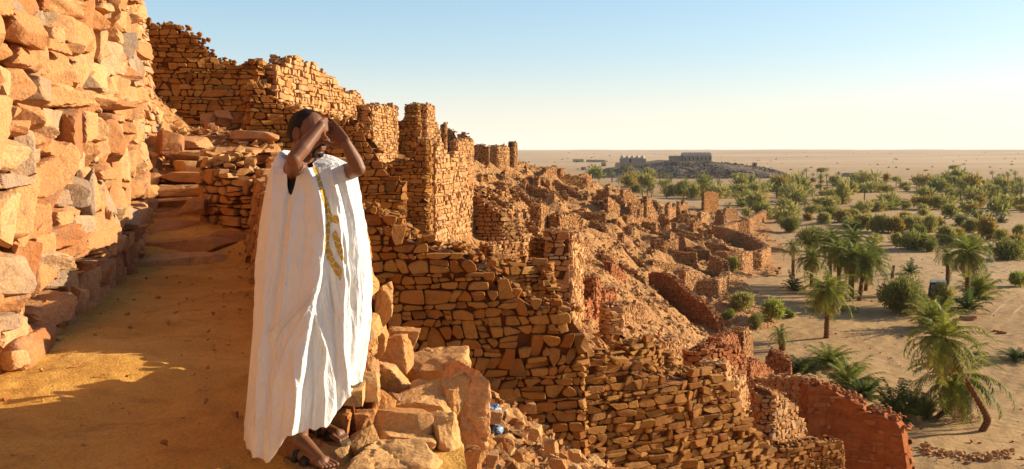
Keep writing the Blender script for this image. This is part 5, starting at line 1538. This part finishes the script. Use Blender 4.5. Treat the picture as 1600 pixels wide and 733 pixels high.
# -- frame of the head: turned to the right, a little towards the camera
hy = math.radians(66)
hf = Vector((math.sin(hy), -math.cos(hy), -.04)).normalized()
hl = Vector((0, 0, 1)).cross(hf).normalized()          # his left (away from the camera)
hu = hf.cross(hl).normalized()
HC = mp_(482.5, 208.5, 0.0)
HR = Matrix((hf, hl, hu)).transposed()
HS = .95
def hp(f, l, u): return HC + (hf * f + hl * l + hu * u) * HS

bm = bmesh.new()
ellipsoid(bm, hp(-.012, 0, .018), (.099, .077, .098), HR)                 # skull
ellipsoid(bm, hp(.030, 0, -.030), (.062, .062, .088), HR)                 # face
ellipsoid(bm, hp(.040, 0, -.088), (.043, .044, .036), HR)                 # jaw
ellipsoid(bm, hp(.066, 0, -.104), (.022, .025, .019), HR)                 # chin
for s in (-1, 1):
    capsule(bm, hp(.080, s * .008, .016), hp(.058, s * .052, .014), .014, .011)   # brow
    ellipsoid(bm, hp(.062, s * .043, -.030), (.022, .021, .018), HR)      # cheekbone
    capsule(bm, hp(-.012, s * .062, -.062), hp(.045, s * .032, -.098), .020, .018)  # jaw line
    # ear: rim, lobe and bowl
    ec = hp(-.012, s * .076, -.010)
    for q in range(9):
        a = math.radians(-70 + q * 36); b = math.radians(-70 + (q + 1) * 36)
        if q > 7: continue
        capsule(bm, ec + hf * (math.cos(a) * -.017) + hu * (math.sin(a) * .030 + .004) + hl * s * .010, ec + hf * (math.cos(b) * -.017) + hu * (math.sin(b) * .030 + .004) + hl * s * .010, .0055, .0055, seg=8)
    ellipsoid(bm, ec + hl * s * .003, (.017, .007, .028), HR)
    ellipsoid(bm, ec + hu * -.028 + hf * .008 + hl * s * .005, (.009, .006, .010), HR)
chain(bm, [hp(.088, 0, .006), hp(.104, 0, -.020), hp(.116, 0, -.036)], [.010, .0115, .0135])   # nose
for s in (-1, 1): ellipsoid(bm, hp(.100, s * .014, -.042), (.012, .009, .009), HR)
capsule(bm, hp(.088, -.016, -.064), hp(.088, .016, -.064), .010, .010)     # upper lip
capsule(bm, hp(.086, -.014, -.077), hp(.086, .014, -.077), .010, .010)     # lower lip
# neck and trunk
NB = mp_(470, 262, .03)
chain(bm, [hp(-.028, 0, -.06), NB + Vector((0, 0, .02)), NB + Vector((-.01, .02, -.07))], [.056, .058, .075])
by = math.radians(35)
bf_ = Vector((math.sin(by), -math.cos(by), 0)); bl = Vector((math.cos(by), math.sin(by), 0))   # chest direction, his left
BR = Matrix((bl, -bf_, Vector((0, 0, 1)))).transposed()
SR = mp_(461, 266, -.08); SL = mp_(532, 272, .10)
PEL = Vector((-.005, .05, .93))
ellipsoid(bm, NB + Vector((.02, .01, -.19)), (.165, .105, .20), BR)
ellipsoid(bm, Vector((.0, .04, 1.08)), (.145, .10, .20), BR)
ellipsoid(bm, PEL, (.155, .115, .13), BR)
chain(bm, [NB + Vector((0, 0, -.04)), SR], [.06, .058]); chain(bm, [NB + Vector((0, 0, -.04)), SL], [.06, .058])
# arms, raised to shade the eyes
ER, WR = mp_(459, 249, -.36), mp_(501, 197, -.245)
EL, WL = mp_(560, 264, -.16), mp_(541, 224, -.19)
chain(bm, [SR, SR * .5 + ER * .5, ER], [.046, .040, .035]); chain(bm, [SL, SL * .5 + EL * .5, EL], [.050, .042, .034])
chain(bm, [ER, ER * .68 + WR * .32, WR], [.034, .037, .0235]); chain(bm, [EL, EL * .68 + WL * .32, WL], [.033, .036, .0235])

def hand(bm, wrist, across, along, normal, curl, spread=.1, thumb_side=1):
    """palm + four bent fingers + thumb. along: towards the knuckles; across: towards the index finger; normal: palm side"""
    along = along.normalized(); across = (across - along * across.dot(along)).normalized(); normal = (normal - along * normal.dot(along) - across * normal.dot(across)).normalized()
    for k, o in enumerate((-.026, -.009, .009, .026)):
        capsule(bm, wrist + along * .012 + across * o * .55, wrist + along * .086 + across * o, .0145, .0125, flat=.85, flat_axis=normal)
    for o, ln, (c1, c2, c3) in [(.030, .072, curl), (.0105, .080, curl), (-.0095, .075, curl), (-.028, .058, curl)]:
        p = wrist + along * .090 + across * o
        d = along + across * (o * spread * 20); a = 0.0
        for sg, c, r0, r1 in ((.46, c1, .0086, .0080), (.30, c2, .0082, .0075), (.24, c3, .0075, .0064)):
            a += c
            dd = (along * math.cos(a) + normal * math.sin(a) + across * (o * spread * 12)).normalized()
            q = p + dd * ln * sg; capsule(bm, p, q, r0, r1, seg=10); p = q
    p0 = wrist + along * .022 + across * .024 + normal * .006
    p1 = p0 + (along * .7 + across * .72 + normal * .25).normalized() * .040
    p2 = p1 + (along * .92 + across * .28 + normal * .30).normalized() * .030
    p3 = p2 + (along * 1.0 + across * .02 + normal * .28).normalized() * .026
    chain(bm, [p0, p1, p2, p3], [.0145, .0115, .0100, .0085], seg=10)

# right hand laid along the brow, pointing away; left hand meeting it in front of the forehead: together they make the visor
hand(bm, WR, Vector((.25, -.1, -1)), mp_(517, 194, -.09) - WR, Vector((-.9, .2, -.3)), (.10, .18, .15), .05)
hand(bm, WL, Vector((-.35, -.1, -1)), mp_(515, 199, -.15) - WL, Vector((-.55, .75, -.5)), (.10, .25, .25), .17)
# legs and feet
def leg(hip, knee, ank): chain(bm, [hip, hip * .5 + knee * .5, knee, knee * .62 + ank * .38, ank], [.085, .075, .056, .056, .040])
AR = mp_(468, 688, -.10); AL = mp_(500, 668, .10)
leg(PEL + bl * -.085, Vector((-.07, -.03, .50)), AR); leg(PEL + bl * .085, Vector((.05, .05, .53)), AL)
def foot(ank, toe, ground):
    d = (toe - ank); d.z = 0; d.normalize(); s = Vector((0, 0, 1)).cross(d)
    heel = Vector((ank.x, ank.y, ground + .030)) - d * .035
    ball = Vector((toe.x, toe.y, ground + .020)) - d * .055
    capsule(bm, ank, heel, .036, .030); capsule(bm, heel, ball, .032, .030); capsule(bm, ank + d * .02, ball + Vector((0, 0, .01)), .036, .022)
    capsule(bm, ball - s * .022, ball + s * .024, .019, .021)
    for k, (o, ln, r) in enumerate([(.032, .060, .0125), (.013, .058, .0092), (-.003, .053, .0088), (-.018, .046, .0082), (-.031, .037, .0080)]):
        o2 = o * foot.side
        capsule(bm, ball + s * o2, ball + s * o2 * 1.12 + d * ln + Vector((0, 0, -.010)), r * 1.08, r, seg=10)
    return d, s, heel, ball
foot.side = 1
TR_, TL_ = mp_(516, 727, -.22), mp_(538, 682, -.02)
gr, gl = TR_.z - .015, TL_.z - .022
fr = foot(AR, TR_, gr); foot.side = -1; fl = foot(AL, TL_, gl)
body = remeshed(bm, 'person', .0032, 4, .5)

n = N('skin')
c = n.ramp(n.noise(9, 4), [(.3, (.145, .054, .021)), (.7, (.20, .078, .031))])
c = n.mix(c, n.ramp(n.noise(160, 3), [(.3, (.85, .83, .82)), (.7, (1.1, 1.1, 1.1))]), 1.0, 'MULTIPLY')
M_SKIN = n.done(c, .55, n.noise(220, 3), .0004)
n.b.inputs['Specular IOR Level'].default_value = .4
n.b.inputs['Subsurface Weight'].default_value = .06; n.b.inputs['Subsurface Radius'].default_value = (.012, .005, .003)
n = N('hair_black'); M_HAIR = n.done((.012, .009, .008), .7, n.noise(260, 2), .004)
man = link('person', body, M_SKIN, loc=MO)
tag(man, 'man in a long white robe standing sideways, both hands raised to shade his eyes', 'person')

# -- hair: a close cap over the back of the skull, with sideburn
bm = bmesh.new(); bmesh.ops.create_icosphere(bm, subdivisions=6, radius=1)
kill = []
for v in bm.verts:
    p = v.co.copy()
    nz = mnoise.noise(p * 9) * .05 + mnoise.noise(p * 26) * .03
    f, l, u = p.x, p.y, p.z
    line = .40 - .50 * max(0, (abs(l) - .55)) + .10 * u          # hairline, receding at the temples
    side = -.34 + .35 * max(0, f + .15) * 2.2                    # lower edge above the ear, dropping to the nape
    if f < -.35: side = -.62
    side_b = f < .12 and u > -.30 and abs(l) > .8 and f > -.05    # sideburn
    ok = (f < line + nz and u > side + nz) or side_b
    if not ok: kill.append(v)
    k = 1.035 + mnoise.noise(p * 40) * .010
    v.co = hp(-.012, 0, .018) + HR @ Vector((p.x * .099 * k, p.y * .077 * k, p.z * .098 * k))
bmesh.ops.delete(bm, geom=kill, context='VERTS')
me = bpy.data.meshes.new('hair'); bm.to_mesh(me); bm.free()
link('hair', me, M_HAIR, man)
# -- moustache and short beard
bm = bmesh.new()
for s in (-1, 1):
    chain(bm, [hp(.099, s * .002, -.055), hp(.090, s * .020, -.060), hp(.074, s * .034, -.076)], [.0062, .0065, .005], seg=8)
    chain(bm, [hp(.074, s * .034, -.076), hp(.064, s * .038, -.096), hp(.058, s * .030, -.112)], [.006, .009, .010], seg=8)
ellipsoid(bm, hp(.070, 0, -.105), (.0195, .023, .016), HR)
link('beard', remeshed(bm, 'beard', .003, 2), M_HAIR, man)
n = N('eye'); M_EYE = n.done((.35, .32, .28), .2); n = N('teeth'); M_TEETH = n.done((.72, .66, .56), .3)
for s in (-1, 1):
    bm = bmesh.new(); ellipsoid(bm, hp(.071, s * .031, -.004), (.0115, .0125, .0075), HR); me = bpy.data.meshes.new('eye'); bm.to_mesh(me); bm.free(); link('eye', me, M_EYE, man)
bm = bmesh.new(); capsule(bm, hp(.090, -.012, -.0705), hp(.090, .012, -.0705), .0040, .0040); me = bpy.data.meshes.new('teeth'); bm.to_mesh(me); bm.free(); link('teeth', me, M_TEETH, man)

# -- robe
OUT = [(238, 442, 470), (246, 434, 540), (256, 426, 551), (270, 422, 556), (300, 418, 561), (350, 412, 570), (400, 407, 575), (450, 404, 576), (500, 402, 575), (550, 399, 567), (600, 395, 557), (640, 391, 548), (670, 388, 545), (700, 386, 546), (733, 384, 544)]
oz = [mp_(491, r[0]).z for r in OUT][::-1]; oxl = [mp_(r[1], r[0]).x for r in OUT][::-1]; oxr = [mp_(r[2], r[0]).x for r in OUT][::-1]
NPH, NV = 560, 330
phi = np.linspace(-math.pi, math.pi, NPH, endpoint=False)
def pxz(py): return CAMZ - (py - HORIZ) / F * MO.y
# hem height all round
def sstep(a, b, x):
    t = np.clip((x - a) / (b - a), 0, 1); return t * t * (3 - 2 * t)
FOLDS = [  # kind, amplitude m, width m, [(px, py)...] down the fold
 ('edge', .050, .030, [(480, 250), (495, 285), (503, 330), (505, 395), (499, 440), (483, 500), (474, 580), (464, 640), (458, 690), (452, 733)]),
 ('valley', .030, .018, [(452, 296), (448, 326), (438, 390), (428, 450), (420, 540), (414, 640), (410, 733)]),
 ('ridge', .022, .016, [(501, 433), (483, 462), (452, 495), (421, 522), (405, 560)]),
 ('valley', .016, .010, [(497, 446), (480, 474), (450, 505), (424, 530)]),
 ('ridge', .018, .014, [(495, 458), (476, 492), (458, 527), (444, 560), (434, 588)]),
 ('ridge', .020, .016, [(462, 575), (470, 610), (460, 655), (452, 705)]),
 ('ridge', .024, .018, [(520, 300), (532, 360), (536, 433), (536, 515), (540, 568), (544, 646), (546, 700)]),
 ('valley', .020, .014, [(514, 420), (522, 480), (527, 556), (530, 640), (530, 700)]),
 ('ridge', .022, .015, [(490, 470), (497, 500), (511, 552), (503, 588), (509, 630), (505, 700)]),
 ('valley', .014, .011, [(488, 540), (492, 590), (488, 640), (486, 700)]),
 ('ridge', .014, .012, [(514, 262), (524, 300), (534, 334), (541, 395), (546, 450)]),
 ('ridge', .014, .012, [(535, 262), (546, 310), (553, 345), (560, 410), (562, 480)]),
 ('valley', .014, .012, [(524, 262), (536, 310), (545, 350), (551, 430), (552, 520), (552, 620)]),
 ('ridge', .016, .014, [(462, 300), (456, 360), (446, 440), (440, 520)]),
 ('valley', .010, .010, [(478, 300), (478, 360), (470, 440), (458, 500)]),
 ('ridge', .016, .015, [(430, 262), (424, 330), (418, 420), (412, 520), (402, 640), (396, 733)]),
 ('ridge', .012, .010, [(436, 560), (430, 620), (424, 680), (420, 733)]),
 ('valley', .012, .010, [(446, 600), (442, 660), (436, 733)]),
]
tv = np.linspace(0, 1, NV)
front_px = lambda x: x
ph = phi[None, :]
c_, s_ = -np.cos(ph), np.sin(ph)
def section(z):
    xl = np.interp(z, oz, oxl); xr = np.interp(z, oz, oxr)
    cx = (xl + xr) / 2; a = (xr - xl) / 2
    b = np.interp(z, [.0, .3, .9, 1.3, 1.42, 1.5], [.235, .235, .205, .175, .150, .10])
    cy = np.interp(z, [0, .6, 1.2, 1.5], [-.02, 0, .0, .02])
    return cx, a, b, cy
# hem
hem_phi = np.array([-180, -120, -95, -75, -60, -38, -20, -12, -5, 1, 12, 40, 55, 75, 95, 130, 180]) * math.pi / 180
hem_z = np.array([.22, .21, .20, .185, .165, .128, .103, .106, .17, .235, .243, .25, .30, .40, .40, .30, .20])
zh = np.interp(phi, hem_phi, hem_z)
ztop = 1.452
V_ = np.zeros((NV, NPH, 3))
nT = 34                                              # rows over the shoulders, from the neck out
neck = NB + Vector((0, 0, .045))
for i in range(NV):
    if i < nT:
        z = np.full(NPH, ztop)
    else:
        t = (i - nT) / (NV - 1 - nT)
        z = ztop * (1 - t) + zh * t
    cx, a, b, cy = section(z)
    ex = 2.0 / 2.35
    X = cx + a * np.sign(s_[0]) * np.abs(s_[0]) ** ex
    Yv = cy + b * np.sign(c_[0]) * np.abs(c_[0]) ** ex
    if i < nT:
        t = i / (nT - 1)
        rx = neck.x + .072 * s_[0]; ry = neck.y + .068 * c_[0] + .0
        k = t ** .9
        lift = np.interp(phi, np.array([-180, -110, -60, -20, 30, 90, 130, 180]) * math.pi / 180, [.03, .055, .035, -.01, -.005, .012, .03, .03])
        X, Yv = rx * (1 - k) + X * k, ry * (1 - k) + Yv * k
        z = (neck.z + np.interp(phi, np.array([-180, -20, 30, 60, 180]) * math.pi / 180, [.03, -.015, -.05, -.02, .03])) * (1 - k) + z * k + lift * np.sin(math.pi * min(1, k * 1.0)) + .0
    V_[i, :, 0] = X; V_[i, :, 1] = Yv; V_[i, :, 2] = z
# displacement along the outward direction
P = V_.copy()
dirx = s_[0][None, :] * np.ones((NV, 1)); diry = c_[0][None, :] * np.ones((NV, 1))
PX = 800 + (P[:, :, 0] + MO.x) / (P[:, :, 1] + MO.y) * F
PY = HORIZ + (CAMZ - P[:, :, 2]) / (P[:, :, 1] + MO.y) * F
D = np.zeros((NV, NPH)); frontm = (np.cos(ph) > -.25) * np.ones((NV, 1))
pm = MO.y / F
for kind, amp, wd, pts in FOLDS:
    ys = [p[1] for p in pts]; xs = [p[0] for p in pts]
    yg = np.arange(200., 760.); xg = np.interp(yg, ys, xs); kr = np.exp(-np.arange(-40, 41) ** 2 / (2 * 14. ** 2)); kr /= kr.sum()
    xg = np.convolve(np.pad(xg, 40, mode='edge'), kr, 'valid'); xg = xg + 1.2 * np.sin(yg * .035 + xs[0]) + .5 * np.sin(yg * .09 + xs[-1])
    fx = np.interp(PY, yg, xg)
    d = (PX - fx) * pm                                 # metres to the right of the fold line
    fade = sstep(ys[0] - 26, ys[0] + 22, PY) * (1 if ys[-1] > 690 else 1 - sstep(ys[-1] - 26, ys[-1] + 22, PY))
    wob = 1 + .35 * vnoise(PY * .03 + amp * 900, PX * 0 + wd * 500)
    if kind == 'edge': g = np.where(d < 0, np.exp(-(d / .075) ** 2), np.exp(-(d / (wd * .42)) ** 2)) ; D += amp * g * fade * frontm * wob
    elif kind == 'ridge': D += .72 * amp * (1 / (1 + (d / wd * 1.3) ** 2) ** 1.6) * fade * frontm * wob
    else: D -= .72 * amp * (1 / (1 + (d / wd * 1.1) ** 2) ** 1.6) * fade * frontm * wob
hz = np.clip((1.40 - P[:, :, 2]) / 1.2, 0, 1)
back = 1 - sstep(.1, .5, np.cos(ph)) * np.ones((NV, 1))
D += back * hz * .026 * np.sin(ph * 11 + 1.5 * np.sin(P[:, :, 2] * 3)) * (1 + .4 * np.sin(ph * 4))
# crumpled linen: creases that run mostly downwards, and cross wrinkles
def ridged(x, y): return 1 - np.abs(2 * vnoise(x, y)) * 2
al = ph * .30 * np.ones((NV, 1)); zz = P[:, :, 2]
sk = al + .18 * vnoise(zz * 2.2, al * 3) + .05 * zz
m_ = np.clip((1.46 - zz) / .12, 0, 1)
sk = sk + .10 * vnoise(zz * 1.1 + 4, al * 5) * 2
D += m_ * .018 * vnoise(sk * 7.0, zz * 1.7) * (1 + .5 * np.sin(al * 9))
mk1 = sstep(-.12, .22, vnoise(al * 5 + 3, zz * 1.7)); mk2 = sstep(-.05, .25, vnoise(al * 6 + 31, zz * 2.3))
D += m_ * .0040 * (ridged(sk * 15, zz * 2.6) - .4) * (.25 + .75 * mk1)
D += m_ * .0042 * (ridged(sk * 38 + zz * 5, zz * 4.5 - al * 6) - .4) * mk2
D += m_ * .0034 * (ridged(al * 26 - zz * 11, zz * 15 + al * 18) - .4) * (1 - mk1) * mk2
V_[:, :, 0] = P[:, :, 0] + dirx * D; V_[:, :, 1] = P[:, :, 1] + diry * D
# hem flutters a little
V_[-40:, :, 2] += np.linspace(0, 1, 40)[:, None] * .006 * np.sin(ph * 23)
PX = 800 + (V_[:, :, 0] + MO.x) / (V_[:, :, 1] + MO.y) * F
PY = HORIZ + (CAMZ - V_[:, :, 2]) / (V_[:, :, 1] + MO.y) * F
fm = np.cos(ph)[0] > -.1
def inpoly(poly, x, y):
    ins = np.zeros(x.shape, bool); m = len(poly)
    for i in range(m):
        (x0, y0), (x1, y1) = poly[i], poly[(i + 1) % m]
        if y0 == y1: continue
        c = ((y0 > y) != (y1 > y)) & (x < (x1 - x0) * (y - y0) / (y1 - y0) + x0)
        ins ^= c
    return ins
hole = inpoly([(449, 258), (459, 262), (463, 274), (460, 290), (455, 305), (451, 303), (448, 286)], PX, PY) & fm[None, :]
idx = np.arange(NV * NPH).reshape(NV, NPH); nx_ = np.roll(idx, -1, 1)
q = np.stack([idx[:-1], idx[1:], nx_[1:], nx_[:-1]], -1)
hq = hole[:-1]
def mesh_of(quads, verts, name):
    me = bpy.data.meshes.new(name); used, inv = np.unique(quads, return_inverse=True); vv = verts[used]
    me.vertices.add(len(vv)); me.vertices.foreach_set('co', vv.astype(np.float32).ravel())
    me.loops.add(quads.size); me.loops.foreach_set('vertex_index', inv.astype(np.int32).ravel())
    me.polygons.add(len(quads)); me.polygons.foreach_set('loop_start', (np.arange(len(quads)) * 4).astype(np.int32))
    me.polygons.foreach_set('use_smooth', np.ones(len(quads), bool)); me.update(calc_edges=True); return me
VV = V_.reshape(-1, 3)
# cloth thickness: inner layer 3 mm inside, joined at hem, neck and armhole by a rim
def solid(me, t):
    o = bpy.data.objects.new('tmp', me); COL.objects.link(o)
    m = o.modifiers.new('s', 'SOLIDIFY'); m.thickness = t; m.offset = -1
    out = bpy.data.meshes.new_from_object(o.evaluated_get(bpy.context.evaluated_depsgraph_get())); out.name = me.name
    bpy.data.objects.remove(o); return out
def soften_rim(me):
    bm = bmesh.new(); bm.from_mesh(me)
    rim = {}
    for e in bm.edges:
        if e.is_boundary and 1.2 < e.verts[0].co.z < 1.46 and e.verts[0].co.y < -.02:
            a, b = e.verts; rim.setdefault(a, []).append(b); rim.setdefault(b, []).append(a)
    for k in range(14):
        new = {v: v.co * .4 + (w[0].co + w[1].co) * .3 for v, w in rim.items() if len(w) == 2}
        for v, c in new.items(): v.co = c
    bm.to_mesh(me); bm.free(); return me
robe_me = solid(soften_rim(mesh_of(q[~hq].reshape(-1, 4), VV, 'robe')), .004)
n = N('white_cotton')
wv = n.noise(420, 2)
c = n.ramp(n.noise(5, 5), [(.3, (.79, .77, .73)), (.7, (.85, .84, .81))])
sz_ = n.node('ShaderNodeSeparateXYZ'); n.L(n.tc.outputs['Object'], sz_.inputs[0])
dirt = n.math('MULTIPLY', n.ramp(sz_.outputs['Z'], [(.10, (.55, .55, .55)), (.42, (0, 0, 0))]), n.ramp(n.noise(6, 6, .7), [(.35, (0, 0, 0)), (.7, (1, 1, 1))]))
c = n.mix(c, (.60, .44, .27), dirt)           # dust of the path worn into the hem
r1 = n.math('ABSOLUTE', n.math('SUBTRACT', n.noise(7, 4, .55, n.mapping((1, 1, .38)), .6), .5)); r2 = n.math('ABSOLUTE', n.math('SUBTRACT', n.noise(17, 4, .6, n.mapping((1, 1, .6), (.3, .2, 0)), .8), .5))
hgt = n.math('ADD', n.math('ADD', n.math('MULTIPLY', r1, -1.0), n.math('MULTIPLY', r2, -.45)), n.math('MULTIPLY', wv, .012))
M_ROBE = n.done(c, .85, hgt, .038)
n.b.inputs['Sheen Weight'].default_value = .1
tr = n.node('ShaderNodeBsdfTranslucent'); tr.inputs[0].default_value = (.80, .72, .58, 1)
mx_ = n.node('ShaderNodeMixShader'); mx_.inputs[0].default_value = .16
n.L(n.b.outputs[0], mx_.inputs[1]); n.L(tr.outputs[0], mx_.inputs[2]); n.L(mx_.outputs[0], n.out.inputs[0])
robe = link('robe', robe_me, M_ROBE, man)
# golden embroidery lying on the robe
EMB = [[(310, 262), (328, 262), (352, 340), (372, 400), (385, 452), (412, 458), (415, 488), (392, 484), (372, 490), (362, 430), (345, 370), (330, 310)],
       [(386, 528), (402, 512), (426, 570), (433, 628), (425, 632), (405, 585)], [(360, 568), (378, 575), (400, 630), (426, 660), (420, 705), (396, 672), (370, 625)],
       [(365, 488), (380, 488), (374, 590), (361, 590)]]
nrm = np.zeros_like(V_)
du = np.roll(V_, -1, 1) - np.roll(V_, 1, 1); dv = np.gradient(V_, axis=0); nrm = np.cross(du, -dv); nrm /= np.linalg.norm(nrm, axis=2)[:, :, None] + 1e-9
i0, j0 = 20, int(NPH * .36); i1, j1 = 190, int(NPH * .66)
VE = (V_ + nrm * .0025)[i0:i1, j0:j1]
def up3(a):
    fi = np.linspace(0, a.shape[0] - 1, a.shape[0] * 4); fj = np.linspace(0, a.shape[1] - 1, a.shape[1] * 4)
    ii = np.minimum(fi.astype(int), a.shape[0] - 2); jj = np.minimum(fj.astype(int), a.shape[1] - 2)
    ti = (fi - ii)[:, None, None]; tj = (fj - jj)[None, :, None]
    g = lambda p, r: a[p][:, r]
    return (g(ii, jj) * (1 - tj) + g(ii, jj + 1) * tj) * (1 - ti) + (g(ii + 1, jj) * (1 - tj) + g(ii + 1, jj + 1) * tj) * ti
VE = up3(VE)
px2 = 800 + (VE[:, :, 0] + MO.x) / (VE[:, :, 1] + MO.y) * F; py2 = HORIZ + (CAMZ - VE[:, :, 2]) / (VE[:, :, 1] + MO.y) * F
emb = np.zeros(px2.shape, bool)
for p in EMB: emb |= inpoly([(360 + x / 2.443, 150 + y / 2.443) for x, y in p], px2, py2)
emb &= ((py2 * .9 + np.abs(((px2 * .55) % 6) - 3) * 1.6) % 9.5) > 1.7      # stitched chevrons with cloth showing between
ie = np.arange(emb.size).reshape(emb.shape)
qe = np.stack([ie[:-1, :-1], ie[1:, :-1], ie[1:, 1:], ie[:-1, 1:]], -1)[emb[:-1, :-1]]
VE = VE.reshape(-1, 3)
n = N('gold_thread'); M_GOLD = n.done(n.ramp(n.noise(90, 4), [(.3, (.42, .22, .015)), (.7, (.62, .36, .035))]), .55, n.noise(300, 2), .003)
link('embroidery', mesh_of(qe, VE, 'embroidery'), M_GOLD, robe)
# dark undershirt seen in the armhole, with its sleeve round the upper arm
bm = bmesh.new()
ellipsoid(bm, NB + Vector((.0, -.01, -.20)), (.150, .118, .20), BR)
ellipsoid(bm, SR + Vector((.02, .02, -.13)), (.07, .08, .16))
n = N('undershirt'); M_SHIRT = n.done(n.ramp(n.noise(6), [(.4, (.018, .016, .014)), (.7, (.05, .05, .03))]), .9)
link('undershirt', remeshed(bm, 'undershirt', .006, 3), M_SHIRT, man)

# -- sandals
n = N('sandal_leather'); M_SAND_L = n.done((.020, .016, .014), .5); n = N('sandal_edge'); M_SOLE = n.done((.16, .10, .05), .7)
for (d, s, heel, ball), g, sd in ((fr, gr, 1), (fl, gl, -1)):
    root = None
    prof = [(-.05, .026), (-.055, .0), (-.05, -.026), (.02, -.036), (.09, -.036), (.15, -.046), (.205, -.043), (.245, -.022), (.252, .006), (.24, .034), (.19, .050), (.12, .044), (.05, .034)]
    A = Acc(); base = Vector((heel.x, heel.y, g))
    m = len(prof); vs = []
    for z in (-.018, .0):
        for u, w in prof: vs.append(base + d * u + s * w * sd + Vector((0, 0, z)))
    A.add([v[:] for v in vs], [tuple(range(m - 1, -1, -1)), tuple(range(m, 2 * m))] + [(i, (i + 1) % m, m + (i + 1) % m, m + i) for i in range(m)])
    sole = link('sandal', A.mesh('sandal'), M_SOLE, man)
    for (u0, u1, hgt, wid) in ((.105, .150, .050, .050), (.045, .070, .072, .042)):
        vs = []; fs = []; K = 16
        for k in range(K + 1):
            a = math.pi * k / K
            for u in (u0, u1):
                lo_ = 1 - (.18 if u == u1 else 0)
                vs.append(base + d * (u + .02 * math.cos(a) * sd) + s * (math.cos(a) * wid) + Vector((0, 0, math.sin(a) ** .8 * hgt * lo_ - .004)))
        for k in range(K): fs.append((2 * k, 2 * k + 2, 2 * k + 3, 2 * k + 1))
        A = Acc(); A.add([v[:] for v in vs], fs); st_ = solid(A.mesh('strap', True), .004)
        link('strap', st_, M_SAND_L, sole)
# ------------------------------------------------------------------ light, sky, camera
SUN_AZ, SUN_EL = 18.0, 19.0          # degrees: azimuth ahead of +X, elevation
az, el = math.radians(SUN_AZ), math.radians(SUN_EL)
sdir = Vector((math.cos(el) * math.cos(az), math.cos(el) * math.sin(az), math.sin(el)))
ld = bpy.data.lights.new('sun', 'SUN'); ld.energy = 4.1; ld.angle = math.radians(.5); ld.color = (1.0, .85, .63)
lo = bpy.data.objects.new('sun', ld); COL.objects.link(lo); lo.rotation_euler = (-sdir).to_track_quat('-Z', 'Y').to_euler(); lo.location = sdir * 60
w = bpy.data.worlds.new('World'); SC.world = w; w.use_nodes = True
nt = w.node_tree; bg = nt.nodes['Background']
sk = nt.nodes.new('ShaderNodeTexSky'); sk.sky_type = 'NISHITA'; sk.sun_disc = False
sk.sun_elevation = el; sk.sun_rotation = math.pi / 2 - az
sk.air_density = 1.0; sk.dust_density = 1.0; sk.ozone_density = 2.0; sk.altitude = 300
# bright dusty air low over the desert: a pale band that thins out with height above the horizon
tc = nt.nodes.new('ShaderNodeTexCoord'); sx = nt.nodes.new('ShaderNodeSeparateXYZ'); nt.links.new(tc.outputs['Generated'], sx.inputs[0])
rp = nt.nodes.new('ShaderNodeValToRGB'); nt.links.new(sx.outputs['Z'], rp.inputs[0])
el_ = rp.color_ramp.elements
while len(el_) < 5: el_.new(.5)
for e, (p, v) in zip(el_, [(0, .92), (.03, .75), (.09, .52), (.17, .42), (.36, 0)]): e.position = p; e.color = (v, v, v, 1)
rc = nt.nodes.new('ShaderNodeValToRGB'); nt.links.new(sx.outputs['Z'], rc.inputs[0]); ec = rc.color_ramp.elements
while len(ec) < 4: ec.new(.5)
for e, (p, v) in zip(ec, [(0, (.74, .67, .55)), (.05, (.62, .60, .54)), (.11, (.41, .53, .58)), (.20, (.28, .47, .60))]): e.position = p; e.color = (*v, 1)
sc_ = nt.nodes.new('ShaderNodeVectorMath'); sc_.operation = 'SCALE'; sc_.inputs['Scale'].default_value = 10.0; nt.links.new(rc.outputs[0], sc_.inputs[0])
mxs = nt.nodes.new('ShaderNodeMix'); mxs.data_type = 'RGBA'
nt.links.new(rp.outputs[0], mxs.inputs[0]); nt.links.new(sk.outputs[0], mxs.inputs[6]); nt.links.new(sc_.outputs[0], mxs.inputs[7])
nt.links.new(mxs.outputs[2], bg.inputs[0]); bg.inputs[1].default_value = .074
cd = bpy.data.cameras.new('camera'); cam = bpy.data.objects.new('camera', cd); COL.objects.link(cam)
cam.location = (0, 0, CAMZ); cam.rotation_euler = (math.radians(90), 0, 0)
cd.sensor_width = 36; cd.lens = F / 1600 * 36; cd.shift_y = -(366.5 - HORIZ) / 1600
cd.clip_start = .1; cd.clip_end = 40000
SC.camera = cam
vs = SC.view_settings; vs.view_transform = 'Standard'; vs.look = 'None'; vs.exposure = 1.18; vs.gamma = 1.0; vs.use_curve_mapping = False
SC.cycles.max_bounces = 8; SC.cycles.diffuse_bounces = 4; SC.cycles.use_denoising = True

# desert haze
hz = Acc(); hb = (-15000., 15000., -15000., 15000., -18.0, 14.5)
hv = [(x, y, z) for z in hb[4:] for y in hb[2:4] for x in hb[:2]]
hz.add(hv, [(0, 2, 3, 1), (4, 5, 7, 6), (0, 1, 5, 4), (2, 6, 7, 3), (0, 4, 6, 2), (1, 3, 7, 5)])
mh = bpy.data.materials.new('haze'); mh.use_nodes = True; th_ = mh.node_tree; th_.nodes.clear()
oh = th_.nodes.new('ShaderNodeOutputMaterial'); ph_ = th_.nodes.new('ShaderNodeVolumePrincipled')
ph_.inputs['Color'].default_value = (.96, .93, .88, 1); ph_.inputs['Density'].default_value = .00008
th_.links.new(ph_.outputs[0], oh.inputs['Volume'])
tag(link('haze', hz.mesh('haze'), mh), label='thin warm desert haze over the plain', cat='haze', kind='stuff')
